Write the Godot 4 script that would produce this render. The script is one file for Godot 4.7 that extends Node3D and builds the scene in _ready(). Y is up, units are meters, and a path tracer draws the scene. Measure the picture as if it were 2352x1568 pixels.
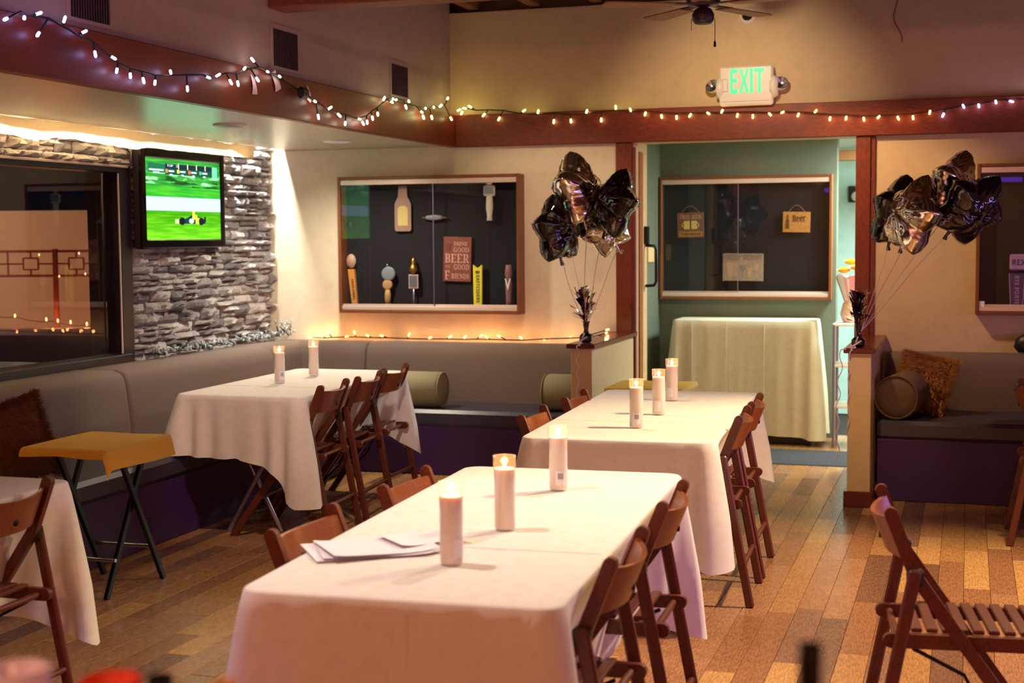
extends Node3D
# A bar's back room dressed for a party: covered tables with candles, banquettes, display cases, balloons.

var M := {}            # materials
var used := {}         # names taken
var rng := RandomNumberGenerator.new()

# ------------------------------------------------------------------ naming and tagging
func numbered(called: String) -> String:
	if not used.has(called):
		used[called] = 0
		return called
	used[called] += 1
	return "%s_%03d" % [called, used[called]]

func tag(o: Node, label: String, category: String, group := "", kind := "") -> Node:
	o.set_meta("label", label)
	o.set_meta("category", category)
	if group: o.set_meta("group", group)
	if kind: o.set_meta("kind", kind)
	return o

func thing(called: String, label: String, category: String, at := Vector3.ZERO, turn := 0.0, group := "") -> Node3D:
	var o := Node3D.new()
	o.name = numbered(called)
	add_child(o)
	o.position = at
	o.rotation.y = deg_to_rad(turn)
	tag(o, label, category, group)
	return o

func mesh_of(st: SurfaceTool) -> ArrayMesh:
	st.generate_normals()
	return st.commit()

func part(called: String, mesh: Mesh, mat: Material, parent: Node, xf := Transform3D.IDENTITY) -> MeshInstance3D:
	var o := MeshInstance3D.new()
	o.mesh = mesh
	o.material_override = mat
	o.cast_shadow = GeometryInstance3D.SHADOW_CASTING_SETTING_ON
	o.name = called if parent != self else numbered(called)
	o.transform = xf
	parent.add_child(o, true)
	return o

func obj(called: String, st: SurfaceTool, mat: Material, parent: Node) -> MeshInstance3D:
	return part(called, mesh_of(st), mat, parent)

func struct(called: String, st: SurfaceTool, mat: Material, label: String, category: String) -> MeshInstance3D:
	var o := obj(called, st, mat, self)
	tag(o, label, category, "", "structure")
	return o

func copy(o: Node3D, label: String, at: Vector3, turn: float) -> Node3D:
	var c: Node3D = o.duplicate()
	c.name = numbered(String(o.name).rstrip("0123456789").trim_suffix("_"))
	add_child(c)
	c.position = at
	c.rotation = Vector3(0, deg_to_rad(turn), 0)
	c.set_meta("label", label)
	return c

# ------------------------------------------------------------------ shapes (corners given counter-clockwise from outside)
func new_st(smooth := false) -> SurfaceTool:
	var st := SurfaceTool.new()
	st.begin(Mesh.PRIMITIVE_TRIANGLES)
	st.set_smooth_group(0 if smooth else -1)
	return st

func tri(st: SurfaceTool, a: Vector3, b: Vector3, c: Vector3) -> void:
	st.add_vertex(a); st.add_vertex(c); st.add_vertex(b)

func quad(st: SurfaceTool, a: Vector3, b: Vector3, c: Vector3, d: Vector3) -> void:
	tri(st, a, b, c); tri(st, a, c, d)

func box(st: SurfaceTool, c: Vector3, s: Vector3, bev := 0.0, xf := Transform3D.IDENTITY) -> void:
	# a box with chamfered edges
	st.set_smooth_group(-1)
	var h := s * 0.5
	var b := minf(bev, minf(h.x, minf(h.y, h.z)) * 0.9)
	var P := func(sx: float, sy: float, sz: float, ax: int) -> Vector3:
		var p := Vector3(sx * h.x, sy * h.y, sz * h.z)
		for k in 3:
			if k != ax: p[k] -= signf(p[k]) * b
		return xf * (c + p)
	for ax in 3:
		var u := (ax + 1) % 3
		var v := (ax + 2) % 3
		for s1 in [-1.0, 1.0]:
			var q := []
			for uv in [[-1, -1], [1, -1], [1, 1], [-1, 1]]:
				var k := Vector3.ZERO
				k[ax] = s1; k[u] = uv[0]; k[v] = uv[1]
				q.append(P.call(k.x, k.y, k.z, ax))
			if s1 < 0: q.reverse()
			quad(st, q[0], q[1], q[2], q[3])
	if b <= 0.0: return
	for ax in 3:            # the edges along ax
		var u := (ax + 1) % 3
		var v := (ax + 2) % 3
		for su in [-1.0, 1.0]:
			for sv in [-1.0, 1.0]:
				var k0 := Vector3.ZERO
				k0[ax] = -1; k0[u] = su; k0[v] = sv
				var k1 := k0
				k1[ax] = 1
				var q := [P.call(k0.x, k0.y, k0.z, u), P.call(k0.x, k0.y, k0.z, v), P.call(k1.x, k1.y, k1.z, v), P.call(k1.x, k1.y, k1.z, u)]
				if su * sv > 0: q.reverse()
				quad(st, q[3], q[2], q[1], q[0])
	for sx in [-1.0, 1.0]:
		for sy in [-1.0, 1.0]:
			for sz in [-1.0, 1.0]:
				var q := [P.call(sx, sy, sz, 0), P.call(sx, sy, sz, 1), P.call(sx, sy, sz, 2)]
				if sx * sy * sz < 0: q.reverse()
				tri(st, q[0], q[1], q[2])

func box_mesh(s: Vector3, bev := 0.0, c := Vector3.ZERO) -> ArrayMesh:
	var st := new_st()
	box(st, c, s, bev)
	return mesh_of(st)

func span(st: SurfaceTool, a: Vector3, b: Vector3, bev := 0.0) -> void:
	box(st, (a + b) * 0.5, (b - a).abs(), bev)

func bar(st: SurfaceTool, a: Vector3, b: Vector3, w: float, d: float, up := Vector3.RIGHT, bev := 0.004) -> void:
	# a squared bar from a to b; its width w lies along up
	var y := (b - a).normalized()
	var x := (up - y * up.dot(y)).normalized()
	var z := x.cross(y)
	box(st, Vector3.ZERO, Vector3(w, a.distance_to(b), d), bev, Transform3D(Basis(x, y, z), (a + b) * 0.5))

func tube(st: SurfaceTool, pts: Array, r, sides := 8, closed := false) -> void:
	st.set_smooth_group(0)
	var n := pts.size()
	var rings := []
	var x := Vector3.ZERO
	for i in n:
		var t: Vector3 = (pts[mini(i + 1, n - 1)] - pts[maxi(i - 1, 0)]).normalized()
		if x == Vector3.ZERO: x = t.cross(Vector3.UP if absf(t.y) < 0.9 else Vector3.RIGHT).normalized()
		x = (x - t * x.dot(t)).normalized()
		var y := t.cross(x)
		var rr: float = r[i] if r is Array else r
		var ring := []
		for k in sides:
			var a := TAU * k / sides
			ring.append(pts[i] + (x * cos(a) + y * sin(a)) * rr)
		rings.append(ring)
	for i in n - 1:
		for k in sides:
			var j := (k + 1) % sides
			quad(st, rings[i][k], rings[i][j], rings[i + 1][j], rings[i + 1][k])
	if not closed:
		st.set_smooth_group(-1)
		for k in range(1, sides - 1):
			tri(st, rings[0][0], rings[0][k + 1], rings[0][k])
			tri(st, rings[n - 1][0], rings[n - 1][k], rings[n - 1][k + 1])

func lathe(st: SurfaceTool, prof: Array, n := 24, xf := Transform3D.IDENTITY) -> void:
	# prof: Vector2(radius, height), from the bottom up on the outside
	st.set_smooth_group(0)
	for i in prof.size() - 1:
		for k in n:
			var a := TAU * k / n
			var b := TAU * (k + 1) / n
			var p0: Vector2 = prof[i]
			var p1: Vector2 = prof[i + 1]
			var A := xf * Vector3(cos(a) * p0.x, p0.y, -sin(a) * p0.x)
			var B := xf * Vector3(cos(b) * p0.x, p0.y, -sin(b) * p0.x)
			var C := xf * Vector3(cos(b) * p1.x, p1.y, -sin(b) * p1.x)
			var D := xf * Vector3(cos(a) * p1.x, p1.y, -sin(a) * p1.x)
			if p0.x > 1e-6: tri(st, A, B, C)
			if p1.x > 1e-6: tri(st, A, C, D)

func surf(st: SurfaceTool, f: Callable, nu: int, nv: int, smooth := true) -> void:
	st.set_smooth_group(0 if smooth else -1)
	for i in nu:
		for j in nv:
			var u0 := float(i) / nu
			var u1 := float(i + 1) / nu
			var v0 := float(j) / nv
			var v1 := float(j + 1) / nv
			quad(st, f.call(u0, v0), f.call(u1, v0), f.call(u1, v1), f.call(u0, v1))

func prism(st: SurfaceTool, poly: PackedVector2Array, d: float, xf := Transform3D.IDENTITY) -> void:
	# an outline in x,y pulled from z = 0 to z = d
	st.set_smooth_group(-1)
	if Geometry2D.is_polygon_clockwise(poly): poly.reverse()
	var ix := Geometry2D.triangulate_polygon(poly)
	var V := func(i: int, z: float) -> Vector3: return xf * Vector3(poly[i].x, poly[i].y, z)
	for k in range(0, ix.size(), 3):
		var a := ix[k]
		var b := ix[k + 1]
		var c := ix[k + 2]
		if (poly[b] - poly[a]).cross(poly[c] - poly[a]) < 0:
			var t := b
			b = c; c = t
		tri(st, V.call(a, d), V.call(b, d), V.call(c, d))
		tri(st, V.call(a, 0.0), V.call(c, 0.0), V.call(b, 0.0))
	for i in poly.size():
		var j := (i + 1) % poly.size()
		quad(st, V.call(i, 0.0), V.call(j, 0.0), V.call(j, d), V.call(i, d))

func words(text: String, height: float, depth := 0.002, face := "Droid Sans", bold := true) -> TextMesh:
	var t := TextMesh.new()
	var f := SystemFont.new()
	f.font_names = PackedStringArray([face])
	f.font_weight = 700 if bold else 400
	t.font = f
	t.text = text
	t.font_size = 32
	t.pixel_size = height / 23.0
	t.depth = depth
	t.curve_step = 2.0
	return t

# a text laid so that it is w wide and h high
func fit_words(text: String, w: float, h: float, mat: Material, parent: Node, at: Vector3, face := "Droid Sans", depth := 0.002, turn := 0.0) -> void:
	var t := words(text, h, depth, face)
	var bb := t.get_aabb()
	var o := part("lettering", t, mat, parent)
	var s := Vector3(w / maxf(bb.size.x, 1e-4), h / maxf(bb.size.y, 1e-4), 1)
	var b := Basis(Vector3(0, 0, 1), turn) * Basis.from_scale(s)
	o.transform = Transform3D(b, at - b * bb.get_center())

# ------------------------------------------------------------------ materials
func noise_tex(freq: float, c: Array, seed_ := 1, octaves := 4, size := 512, as_normal := false, kind := FastNoiseLite.TYPE_SIMPLEX_SMOOTH) -> NoiseTexture2D:
	var n := FastNoiseLite.new()
	n.noise_type = kind
	n.seed = seed_
	n.frequency = freq
	n.fractal_octaves = octaves
	var t := NoiseTexture2D.new()
	t.width = size; t.height = size
	t.seamless = true
	t.noise = n
	t.as_normal_map = as_normal
	if c.size():
		var g := Gradient.new()
		g.offsets = PackedFloat32Array(range(c.size()).map(func(i): return float(i) / (c.size() - 1)))
		g.colors = PackedColorArray(c)
		t.color_ramp = g
	return t

func mat(called: String, col: Color, rough := 0.6, metal := 0.0) -> StandardMaterial3D:
	var m := StandardMaterial3D.new()
	m.resource_name = called
	m.albedo_color = col
	m.roughness = rough
	m.metallic = metal
	M[called] = m
	return m

func tri_tex(m: StandardMaterial3D, tex: Texture2D, scale: Vector3, world := true) -> StandardMaterial3D:
	m.albedo_texture = tex
	m.uv1_triplanar = true
	m.uv1_world_triplanar = world
	m.uv1_scale = scale
	return m

func relief(m: StandardMaterial3D, tex: Texture2D, cm: float) -> StandardMaterial3D:
	m.heightmap_enabled = true
	m.heightmap_texture = tex
	m.heightmap_scale = cm
	return m

func glow(called: String, col: Color, e: float) -> StandardMaterial3D:
	var m := mat(called, Color(0.02, 0.02, 0.02), 0.4)
	m.emission_enabled = true
	m.emission = col
	m.emission_energy_multiplier = e
	return m

func C8(r: int, g: int, b: int) -> Color:
	return Color8(r, g, b)

func make_materials() -> void:
	var grey := [Color(0.72, 0.72, 0.72), Color.WHITE]
	var fine := noise_tex(0.09, [], 3, 3)
	var mottle := noise_tex(0.012, [Color(0.955, 0.95, 0.945), Color.WHITE, Color(0.975, 0.975, 0.98)], 5, 4)
	var grain := noise_tex(0.03, [Color(0.55, 0.48, 0.42), Color(0.95, 0.93, 0.9), Color(0.72, 0.66, 0.6), Color.WHITE], 7, 5)
	var weave := noise_tex(0.2, [Color(0.78, 0.78, 0.78), Color.WHITE], 9, 2)
	var stone := noise_tex(0.03, [Color(0.45, 0.44, 0.45), Color.WHITE, Color(0.7, 0.68, 0.66)], 11, 5)
	for w in [["wall_paint", C8(210, 188, 150), 0.55], ["wall_upper_left", C8(178, 156, 146), 0.6], ["soffit_paint", C8(216, 210, 198), 0.3], ["wall_paint_lifted", C8(234, 222, 200), 0.55], ["nook_green", C8(104, 112, 96), 0.55], ["jamb_cream", C8(226, 190, 138), 0.45], ["teal_wall", C8(190, 224, 218), 0.5], ["half_wall", C8(214, 186, 140), 0.5], ["corridor_white", C8(225, 228, 222), 0.6]]:  # the cream tone is rear wall paint made paler to lift its brightness
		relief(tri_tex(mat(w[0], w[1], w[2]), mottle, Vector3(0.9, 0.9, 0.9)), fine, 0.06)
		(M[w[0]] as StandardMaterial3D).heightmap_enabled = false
	for w in [["beam_red", C8(140, 56, 38), 0.42, Vector3(0.7, 7, 7)], ["post_red", C8(140, 58, 34), 0.4, Vector3(7, 0.7, 7)], ["cap_wood", C8(120, 52, 38), 0.25, Vector3(6, 6, 0.8)], ["chair_wood", C8(118, 60, 42), 0.33, Vector3(5, 5, 5)], ["chair_panel", C8(158, 88, 52), 0.3, Vector3(3, 9, 3)], ["case_wood", C8(150, 92, 54), 0.4, Vector3(6, 6, 6)], ["joist_wood", C8(160, 110, 66), 0.7, Vector3(8, 8, 0.8)], ["beam_wood", C8(150, 84, 50), 0.6, Vector3(0.8, 8, 8)], ["door_wood", C8(190, 116, 58), 0.4, Vector3(7, 0.7, 7)], ["fan_blade", C8(176, 140, 110), 0.5, Vector3(4, 4, 4)]]:
		tri_tex(mat(w[0], w[1], w[2]), grain, w[3], w[0] != "chair_wood" and w[0] != "chair_panel")
	var tones := [C8(206, 156, 104), C8(180, 130, 94), C8(226, 178, 118), C8(146, 108, 88), C8(198, 148, 114), C8(168, 126, 106)]
	for i in tones.size():
		var m := tri_tex(mat("plank_%d" % i, tones[i], 0.3), grain, Vector3(8, 8, 0.9))
		m.roughness_texture = noise_tex(0.02, [Color(0.75, 0.75, 0.75), Color.WHITE], 21, 4) if i == 0 else (M["plank_0"] as StandardMaterial3D).roughness_texture
		m.uv1_offset = Vector3(i * 0.37, 0, i * 0.21)
		m.roughness = 0.3
	mat("floor_gap", C8(40, 24, 18), 0.7)
	var stones := [C8(186, 182, 184), C8(154, 150, 154), C8(206, 203, 203), C8(130, 126, 132), C8(174, 168, 168)]
	for i in stones.size(): tri_tex(mat("stone_%d" % i, stones[i], 0.75), stone, Vector3(3, 3, 3))
	mat("mortar", C8(46, 42, 44), 0.9)
	var cl := relief(tri_tex(mat("cloth_white", C8(232, 226, 221), 0.85), mottle, Vector3(2, 2, 2), false), weave, 0.02)
	cl.heightmap_enabled = false
	tri_tex(mat("cloth_cream", C8(214, 204, 180), 0.85), mottle, Vector3(2, 2, 2), false)
	tri_tex(mat("cloth_yellow", C8(232, 176, 52), 0.8), mottle, Vector3(3, 3, 3), false)
	var dr := tri_tex(mat("drape", C8(252, 238, 206), 0.9), mottle, Vector3(2, 2, 2))
	dr.backlight_enabled = true
	dr.backlight = C8(255, 240, 214)
	for w in [["sofa_back", C8(124, 106, 98), 0.85, 0.2], ["sofa_seat", C8(70, 64, 84), 0.35, 0.0], ["sofa_base", C8(70, 34, 100), 0.5, 0.0], ["bolster", C8(160, 150, 118), 0.75, 0.2]]:
		var m := tri_tex(mat(w[0], w[1], w[2]), weave, Vector3(6, 6, 6))
		if w[3] > 0:
			m.rim_enabled = true
			m.rim = w[3]
	tri_tex(mat("bolster_dark", C8(110, 84, 62), 0.7), weave, Vector3(6, 6, 6))
	tri_tex(mat("fur", C8(214, 160, 88), 0.95), grain, Vector3(5, 5, 5), false)
	tri_tex(mat("fur_brown", C8(128, 84, 52), 0.95), grain, Vector3(5, 5, 5), false)
	mat("black_plastic", C8(22, 20, 26), 0.4)
	mat("black_gloss", C8(14, 12, 18), 0.12)
	mat("black_frame", C8(34, 28, 36), 0.4)
	mat("black_metal", C8(24, 22, 28), 0.35, 0.4)
	mat("grey_metal", C8(150, 140, 160), 0.35, 0.7)
	mat("rail_metal", C8(222, 200, 190), 0.35, 0.3)
	mat("steel", C8(190, 190, 196), 0.25, 1.0)
	mat("brass", C8(200, 160, 80), 0.3, 1.0)
	mat("white_plastic", C8(240, 236, 232), 0.35)
	mat("cable_dark", C8(26, 30, 26), 0.6)
	mat("hole_black", C8(12, 8, 8), 0.8)
	mat("case_back", C8(6, 6, 20), 0.85)
	mat("vent_dark", C8(58, 44, 54), 0.5)
	mat("paper", C8(236, 232, 242), 0.7)
	mat("ink", C8(52, 42, 66), 0.6)
	mat("mat_grey", C8(50, 50, 58), 0.9)
	var wax := mat("wax", C8(228, 214, 206), 0.5)
	wax.subsurf_scatter_enabled = true
	wax.subsurf_scatter_strength = 0.35
	var gl := mat("glass", Color(1, 1, 1, 0.06), 0.03)
	gl.transparency = BaseMaterial3D.TRANSPARENCY_ALPHA
	var pn := mat("pane", Color(0.1, 0.1, 0.14, 0.02), 0.0)
	pn.transparency = BaseMaterial3D.TRANSPARENCY_ALPHA
	pn.metallic_specular = 0.7
	var wn := mat("window_pane", Color(0.1, 0.1, 0.14, 0.04), 0.0)
	wn.transparency = BaseMaterial3D.TRANSPARENCY_ALPHA
	glow("flame", Color(1.0, 0.78, 0.42), 14.0)
	mat("foil_silver", C8(240, 234, 230), 0.13, 1.0)
	var fb := mat("foil_black", C8(16, 12, 20), 0.12, 0.0)
	fb.clearcoat_enabled = true
	fb.clearcoat = 1.0
	fb.clearcoat_roughness = 0.04
	mat("foil_purple", C8(84, 40, 110), 0.2, 0.9)
	mat("ribbon", C8(226, 210, 214), 0.4)

# ------------------------------------------------------------------ the place
func _ready() -> void:
	rng.seed = 20240
	var cam := Camera3D.new()
	cam.name = "camera"
	cam.position = Vector3(0, 1.55, 0)
	cam.rotation_order = EULER_ORDER_YXZ
	cam.rotation = Vector3(-0.07291, 0.31012, -0.007375)
	cam.fov = 26.996
	cam.near = 0.05
	var at := CameraAttributesPhysical.new()
	at.frustum_focal_length = 50.0
	at.frustum_focus_distance = 6.2
	at.exposure_aperture = 3.4
	cam.attributes = at
	add_child(cam)
	cam.current = true
	var we := WorldEnvironment.new()
	we.name = "environment"
	var env := Environment.new()
	env.background_mode = Environment.BG_COLOR
	env.background_color = C8(6, 6, 12)
	env.tonemap_mode = Environment.TONE_MAPPER_LINEAR
	env.tonemap_exposure = 1.0
	env.sdfgi_enabled = true
	env.ssao_enabled = true
	env.ssil_enabled = true
	we.environment = env
	add_child(we)
	make_materials()
	# lamps: cans on the ceiling track, added fill globes, added violet cans and strips
	var warm := Color(1.0, 0.9, 0.83)
	spot("ceiling_spotlight", "black can spotlight over the left edge of the front table", Vector3(-2.3, 3.02, -3.35), Vector3(-1.3, 0.75, -3.55), 4.6, 28, warm, 0.05)
	spot("ceiling_spotlight", "black can spotlight between the two long tables on the right", Vector3(-0.62, 3.02, -5.7), Vector3(-1.25, 0.75, -4.3), 4.2, 30, warm, 0.05)
	spot("ceiling_spotlight", "black can spotlight over the rear long table", Vector3(-2.15, 3.02, -6.6), Vector3(-1.4, 0.75, -6.4), 2.3, 38, warm, 0.05)
	spot("ceiling_spotlight", "black can spotlight aimed at the table by the window wall", Vector3(-2.25, 3.02, -5.3), Vector3(-3.6, 0.75, -7.1), 4.4, 21, Color(1, 0.88, 0.78), 0.06)
	spot("ceiling_spotlight", "black can spotlight over the open floor on the right", Vector3(0.8, 3.02, -6.2), Vector3(-0.15, 0.0, -5.4), 18.0, 45, Color(1, 0.87, 0.66), 0.08)
	spot("ceiling_spotlight", "black can spotlight aimed at the exit sign", Vector3(-1.36, 3.05, -7.5), Vector3(-1.42, 2.28, -9.4), 2.6, 30, Color(1, 0.86, 0.66), 0.03, true, 1.0)
	spot("ceiling_spotlight", "black can spotlight washing the wall beside the right display case", Vector3(-1.3, 3.05, -8.15), Vector3(-0.3, 1.0, -9.4), 4.0, 29, Color(1, 0.8, 0.56), 0.05)
	spot("ceiling_spotlight", "added black can spotlight brightening the rear wall beside the left balloons", Vector3(-2.5, 3.02, -7.2), Vector3(-2.75, 1.3, -9.4), 2.5, 22, Color(1, 0.86, 0.68), 0.05)  # put in to lift the brightness of this wall
	spot("ceiling_spotlight", "added black can spotlight brightening the end of the right half wall", Vector3(-0.25, 3.02, -6.4), Vector3(-0.58, 0.45, -8.25), 4.5, 11, Color(1, 0.86, 0.66), 0.05, true, 1.0)  # added lamp, only there to lift the half wall end
	spot("ceiling_spotlight", "added violet can spotlight tinting the floor at the left of the viewer", Vector3(-2.4, 3.0, -1.6), Vector3(-2.5, 0.0, -3.0), 2.2, 22, Color(0.62, 0.5, 1.0), 0.1)  # added violet lamp, bluish tint for the dark floor
	spot("ceiling_spotlight", "added violet can spotlight tinting the lone chair on the right", Vector3(1.9, 3.0, -2.6), Vector3(0.1, 0.2, -4.4), 1.8, 20, Color(0.7, 0.4, 1.0), 0.1)  # second added violet can, tints chair and nearby floor
	pendant("added_fill_globe", "unseen amber fill globe added behind the viewer, left one", Vector3(-2.2, 2.45, 0.4), 2.7, Color(1, 0.66, 0.46))  # both globes are unseen, added as warm fill from the viewer side
	pendant("added_fill_globe", "unseen amber fill globe added behind the viewer, right one", Vector3(0.9, 2.45, 0.4), 2.0, Color(1, 0.66, 0.46))
	strip("added_violet_strip", "added unseen violet strip behind the viewer tinting the shadows", Vector3(-0.8, 2.3, 2.36), Vector2(3.0, 0.06), Vector3(0, 0, -1), 0.3, Color(0.52, 0.3, 1.0), 1.0)  # added to imitate the violet cast in dark areas
	strip("added_violet_strip", "added unseen pale violet strip on the right wall tinting the shadows", Vector3(2.95, 1.1, -6.0), Vector2(4.0, 0.06), Vector3(-1, 0, 0), 3.0, Color(0.72, 0.58, 1.0), 2.0)  # added strip, violet tint for surfaces facing right
	strip("cove_light", "cool white light strip in the cove above the stone wall", Vector3(-4.79, 2.45, -9.05), Vector2(0.04, 0.62), Vector3(0, -1, 0), 3.3, Color(1.0, 0.985, 0.94), 6.0)
	strip("cove_light", "light strip in the cove hidden behind the draped fabric", Vector3(-4.79, 2.45, -6.6), Vector2(0.04, 4.2), Vector3(0, -1, 0), 13.0, Color(1.0, 0.95, 0.86), 3.0)
	strip("ceiling_panel", "flat light panel on the corridor ceiling behind the doorway", Vector3(-0.15, 2.275, -10.8), Vector2(0.6, 0.6), Vector3(0, -1, 0), 15.0, Color(0.93, 1.0, 0.97), 5.0)
	spot("ceiling_spotlight", "recessed can in the nook ceiling above the covered counter", Vector3(-1.6, 2.27, -10.35), Vector3(-1.6, 1.0, -10.85), 0.1, 70, Color(1, 0.9, 0.76), 0.05)
	spot("ceiling_spotlight", "recessed can in the soffit nearest the rear wall", Vector3(-3.96, 2.17, -8.63), Vector3(-3.95, 0.0, -8.6), 3.4, 80, Color(1, 0.94, 0.84), 0.06, false)
	spot("ceiling_spotlight", "recessed can in the soffit over the banquette table", Vector3(-3.96, 2.17, -7.19), Vector3(-3.95, 0.0, -7.19), 0.35, 78, Color(1, 0.92, 0.84), 0.06, false)
	build_room()
	build_outside()
	build_sofas()
	build_tables()
	build_chairs()
	build_candles()
	build_cases()
	build_television()
	build_exit_sign()
	build_fan()
	build_strings()
	build_balloons()
	build_small_things()

func aim(o: Node3D, from: Vector3, to: Vector3) -> void:
	var z := (from - to).normalized()
	var x := (Vector3.UP if absf(z.y) < 0.95 else Vector3.FORWARD).cross(z).normalized()
	o.transform = Transform3D(Basis(x, z.cross(x), z), from)

func spot(called: String, label: String, from: Vector3, to: Vector3, e: float, angle: float, col: Color, size: float, canned := true, soft := 0.6) -> void:
	var t := thing(called, label, "spotlight", Vector3.ZERO, 0, "ceiling spotlights")
	aim(t, from, to)
	if not canned: return recessed(t, e, angle, col, size)
	var st := new_st(true)
	lathe(st, [Vector2(0.0, 0.16), Vector2(0.035, 0.16), Vector2(0.05, 0.13), Vector2(0.055, 0.0), Vector2(0.05, 0.0), Vector2(0.046, 0.1)].map(func(p): return Vector2(p.x, p.y)), 20, Transform3D(Basis(Vector3.RIGHT, PI / 2), Vector3.ZERO))
	obj("can", st, M["black_metal"], t)
	var l := new_st(true)
	lathe(l, [Vector2(0.045, 0.02), Vector2(0.0, 0.02)], 20, Transform3D(Basis(Vector3.RIGHT, PI / 2), Vector3.ZERO))
	var lens := glow("lens", col, 4.0)
	obj("lens", l, lens, t)
	var s := SpotLight3D.new()
	s.name = "lamp"
	s.position = Vector3(0, 0, -0.03)
	s.light_energy = e
	s.light_color = col
	s.spot_angle = angle
	s.spot_angle_attenuation = soft
	s.spot_range = 14
	s.spot_attenuation = 2
	s.light_size = size
	s.shadow_enabled = true
	t.add_child(s)
	var st2 := new_st(true)
	tube(st2, [t.transform.affine_inverse() * (from + Vector3(0, 0.05, 0)), t.transform.affine_inverse() * Vector3(from.x, 3.34, from.z)], 0.012, 8)
	obj("stem", st2, M["black_metal"], t)

func recessed(t: Node3D, e: float, angle: float, col: Color, size: float) -> void:
	# a flat round light set flush with the soffit
	var st := new_st(true)
	lathe(st, [Vector2(0.0, 0.012), Vector2(0.076, 0.014), Vector2(0.078, 0.018)], 28, Transform3D(Basis(Vector3.RIGHT, PI / 2).scaled(Vector3(1, 1, 1)), Vector3.ZERO))
	obj("lens", st, glow("soffit_lens", col, 0.28 if e > 1.0 else 0.05), t)
	st = new_st(true)
	var ring := []
	for i in 29: ring.append(Vector3(cos(TAU * i / 28.0) * 0.086, sin(TAU * i / 28.0) * 0.086, 0.02))
	tube(st, ring, 0.008, 6, true)
	obj("trim_ring", st, M["white_plastic"], t)
	var s := SpotLight3D.new()
	s.name = "lamp"
	s.light_energy = e
	s.light_color = col
	s.spot_angle = angle
	s.spot_angle_attenuation = 0.8
	s.spot_range = 12
	s.spot_attenuation = 2
	s.light_size = size
	s.shadow_enabled = true
	t.add_child(s)

func pendant(called: String, label: String, at: Vector3, e: float, col: Color) -> void:
	var t := thing(called, label, "pendant lamp", at, 0, "added fill globes")
	var st := new_st(true)
	var prof := []
	for i in 13: prof.append(Vector2(sin(PI * i / 12.0) * 0.13, -cos(PI * i / 12.0) * 0.13))
	lathe(st, prof, 24)
	obj("globe_shade", st, glow("globe", col, 1.5), t)
	var s2 := new_st(true)
	tube(s2, [Vector3(0, 0.13, 0), Vector3(0, 3.34 - at.y, 0)], 0.008, 8)
	obj("cord", s2, M["black_metal"], t)
	var o := OmniLight3D.new()
	o.name = "lamp"
	o.light_energy = e
	o.light_color = col
	o.light_size = 0.1
	o.omni_range = 16
	o.omni_attenuation = 2
	o.shadow_enabled = true
	t.add_child(o)

func strip(called: String, label: String, at: Vector3, size: Vector2, dir: Vector3, e: float, col: Color, shine: float) -> void:
	var t := thing(called, label, "light fitting", Vector3.ZERO)
	aim(t, at, at + dir)
	var st := new_st()
	box(st, Vector3(0, 0, 0.012), Vector3(size.x + 0.02, size.y + 0.02, 0.02), 0.002)
	obj("housing", st, M["white_plastic"], t)
	var l := new_st()
	box(l, Vector3(0, 0, -0.002), Vector3(size.x, size.y, 0.006), 0.001)
	obj("diffuser", l, glow("strip", col, shine), t)
	var a := AreaLight3D.new()
	a.name = "lamp"
	a.position = Vector3(0, 0, -0.012)
	a.area_size = size
	a.light_energy = e
	a.light_color = col
	a.area_range = 14
	a.area_attenuation = 2
	a.shadow_enabled = true
	t.add_child(a)

func omni(parent: Node, at: Vector3, e: float, col: Color, size := 0.01) -> void:
	var o := OmniLight3D.new()
	o.name = "lamp"
	o.position = at
	o.light_energy = e
	o.light_color = col
	o.light_size = size
	o.omni_range = 12
	o.omni_attenuation = 2
	o.shadow_enabled = true
	parent.add_child(o, true)

# ------------------------------------------------------------------ room shell
const ZB := -9.4      # face of the rear wall
const XL := -4.875    # face of the stone wall

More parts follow.
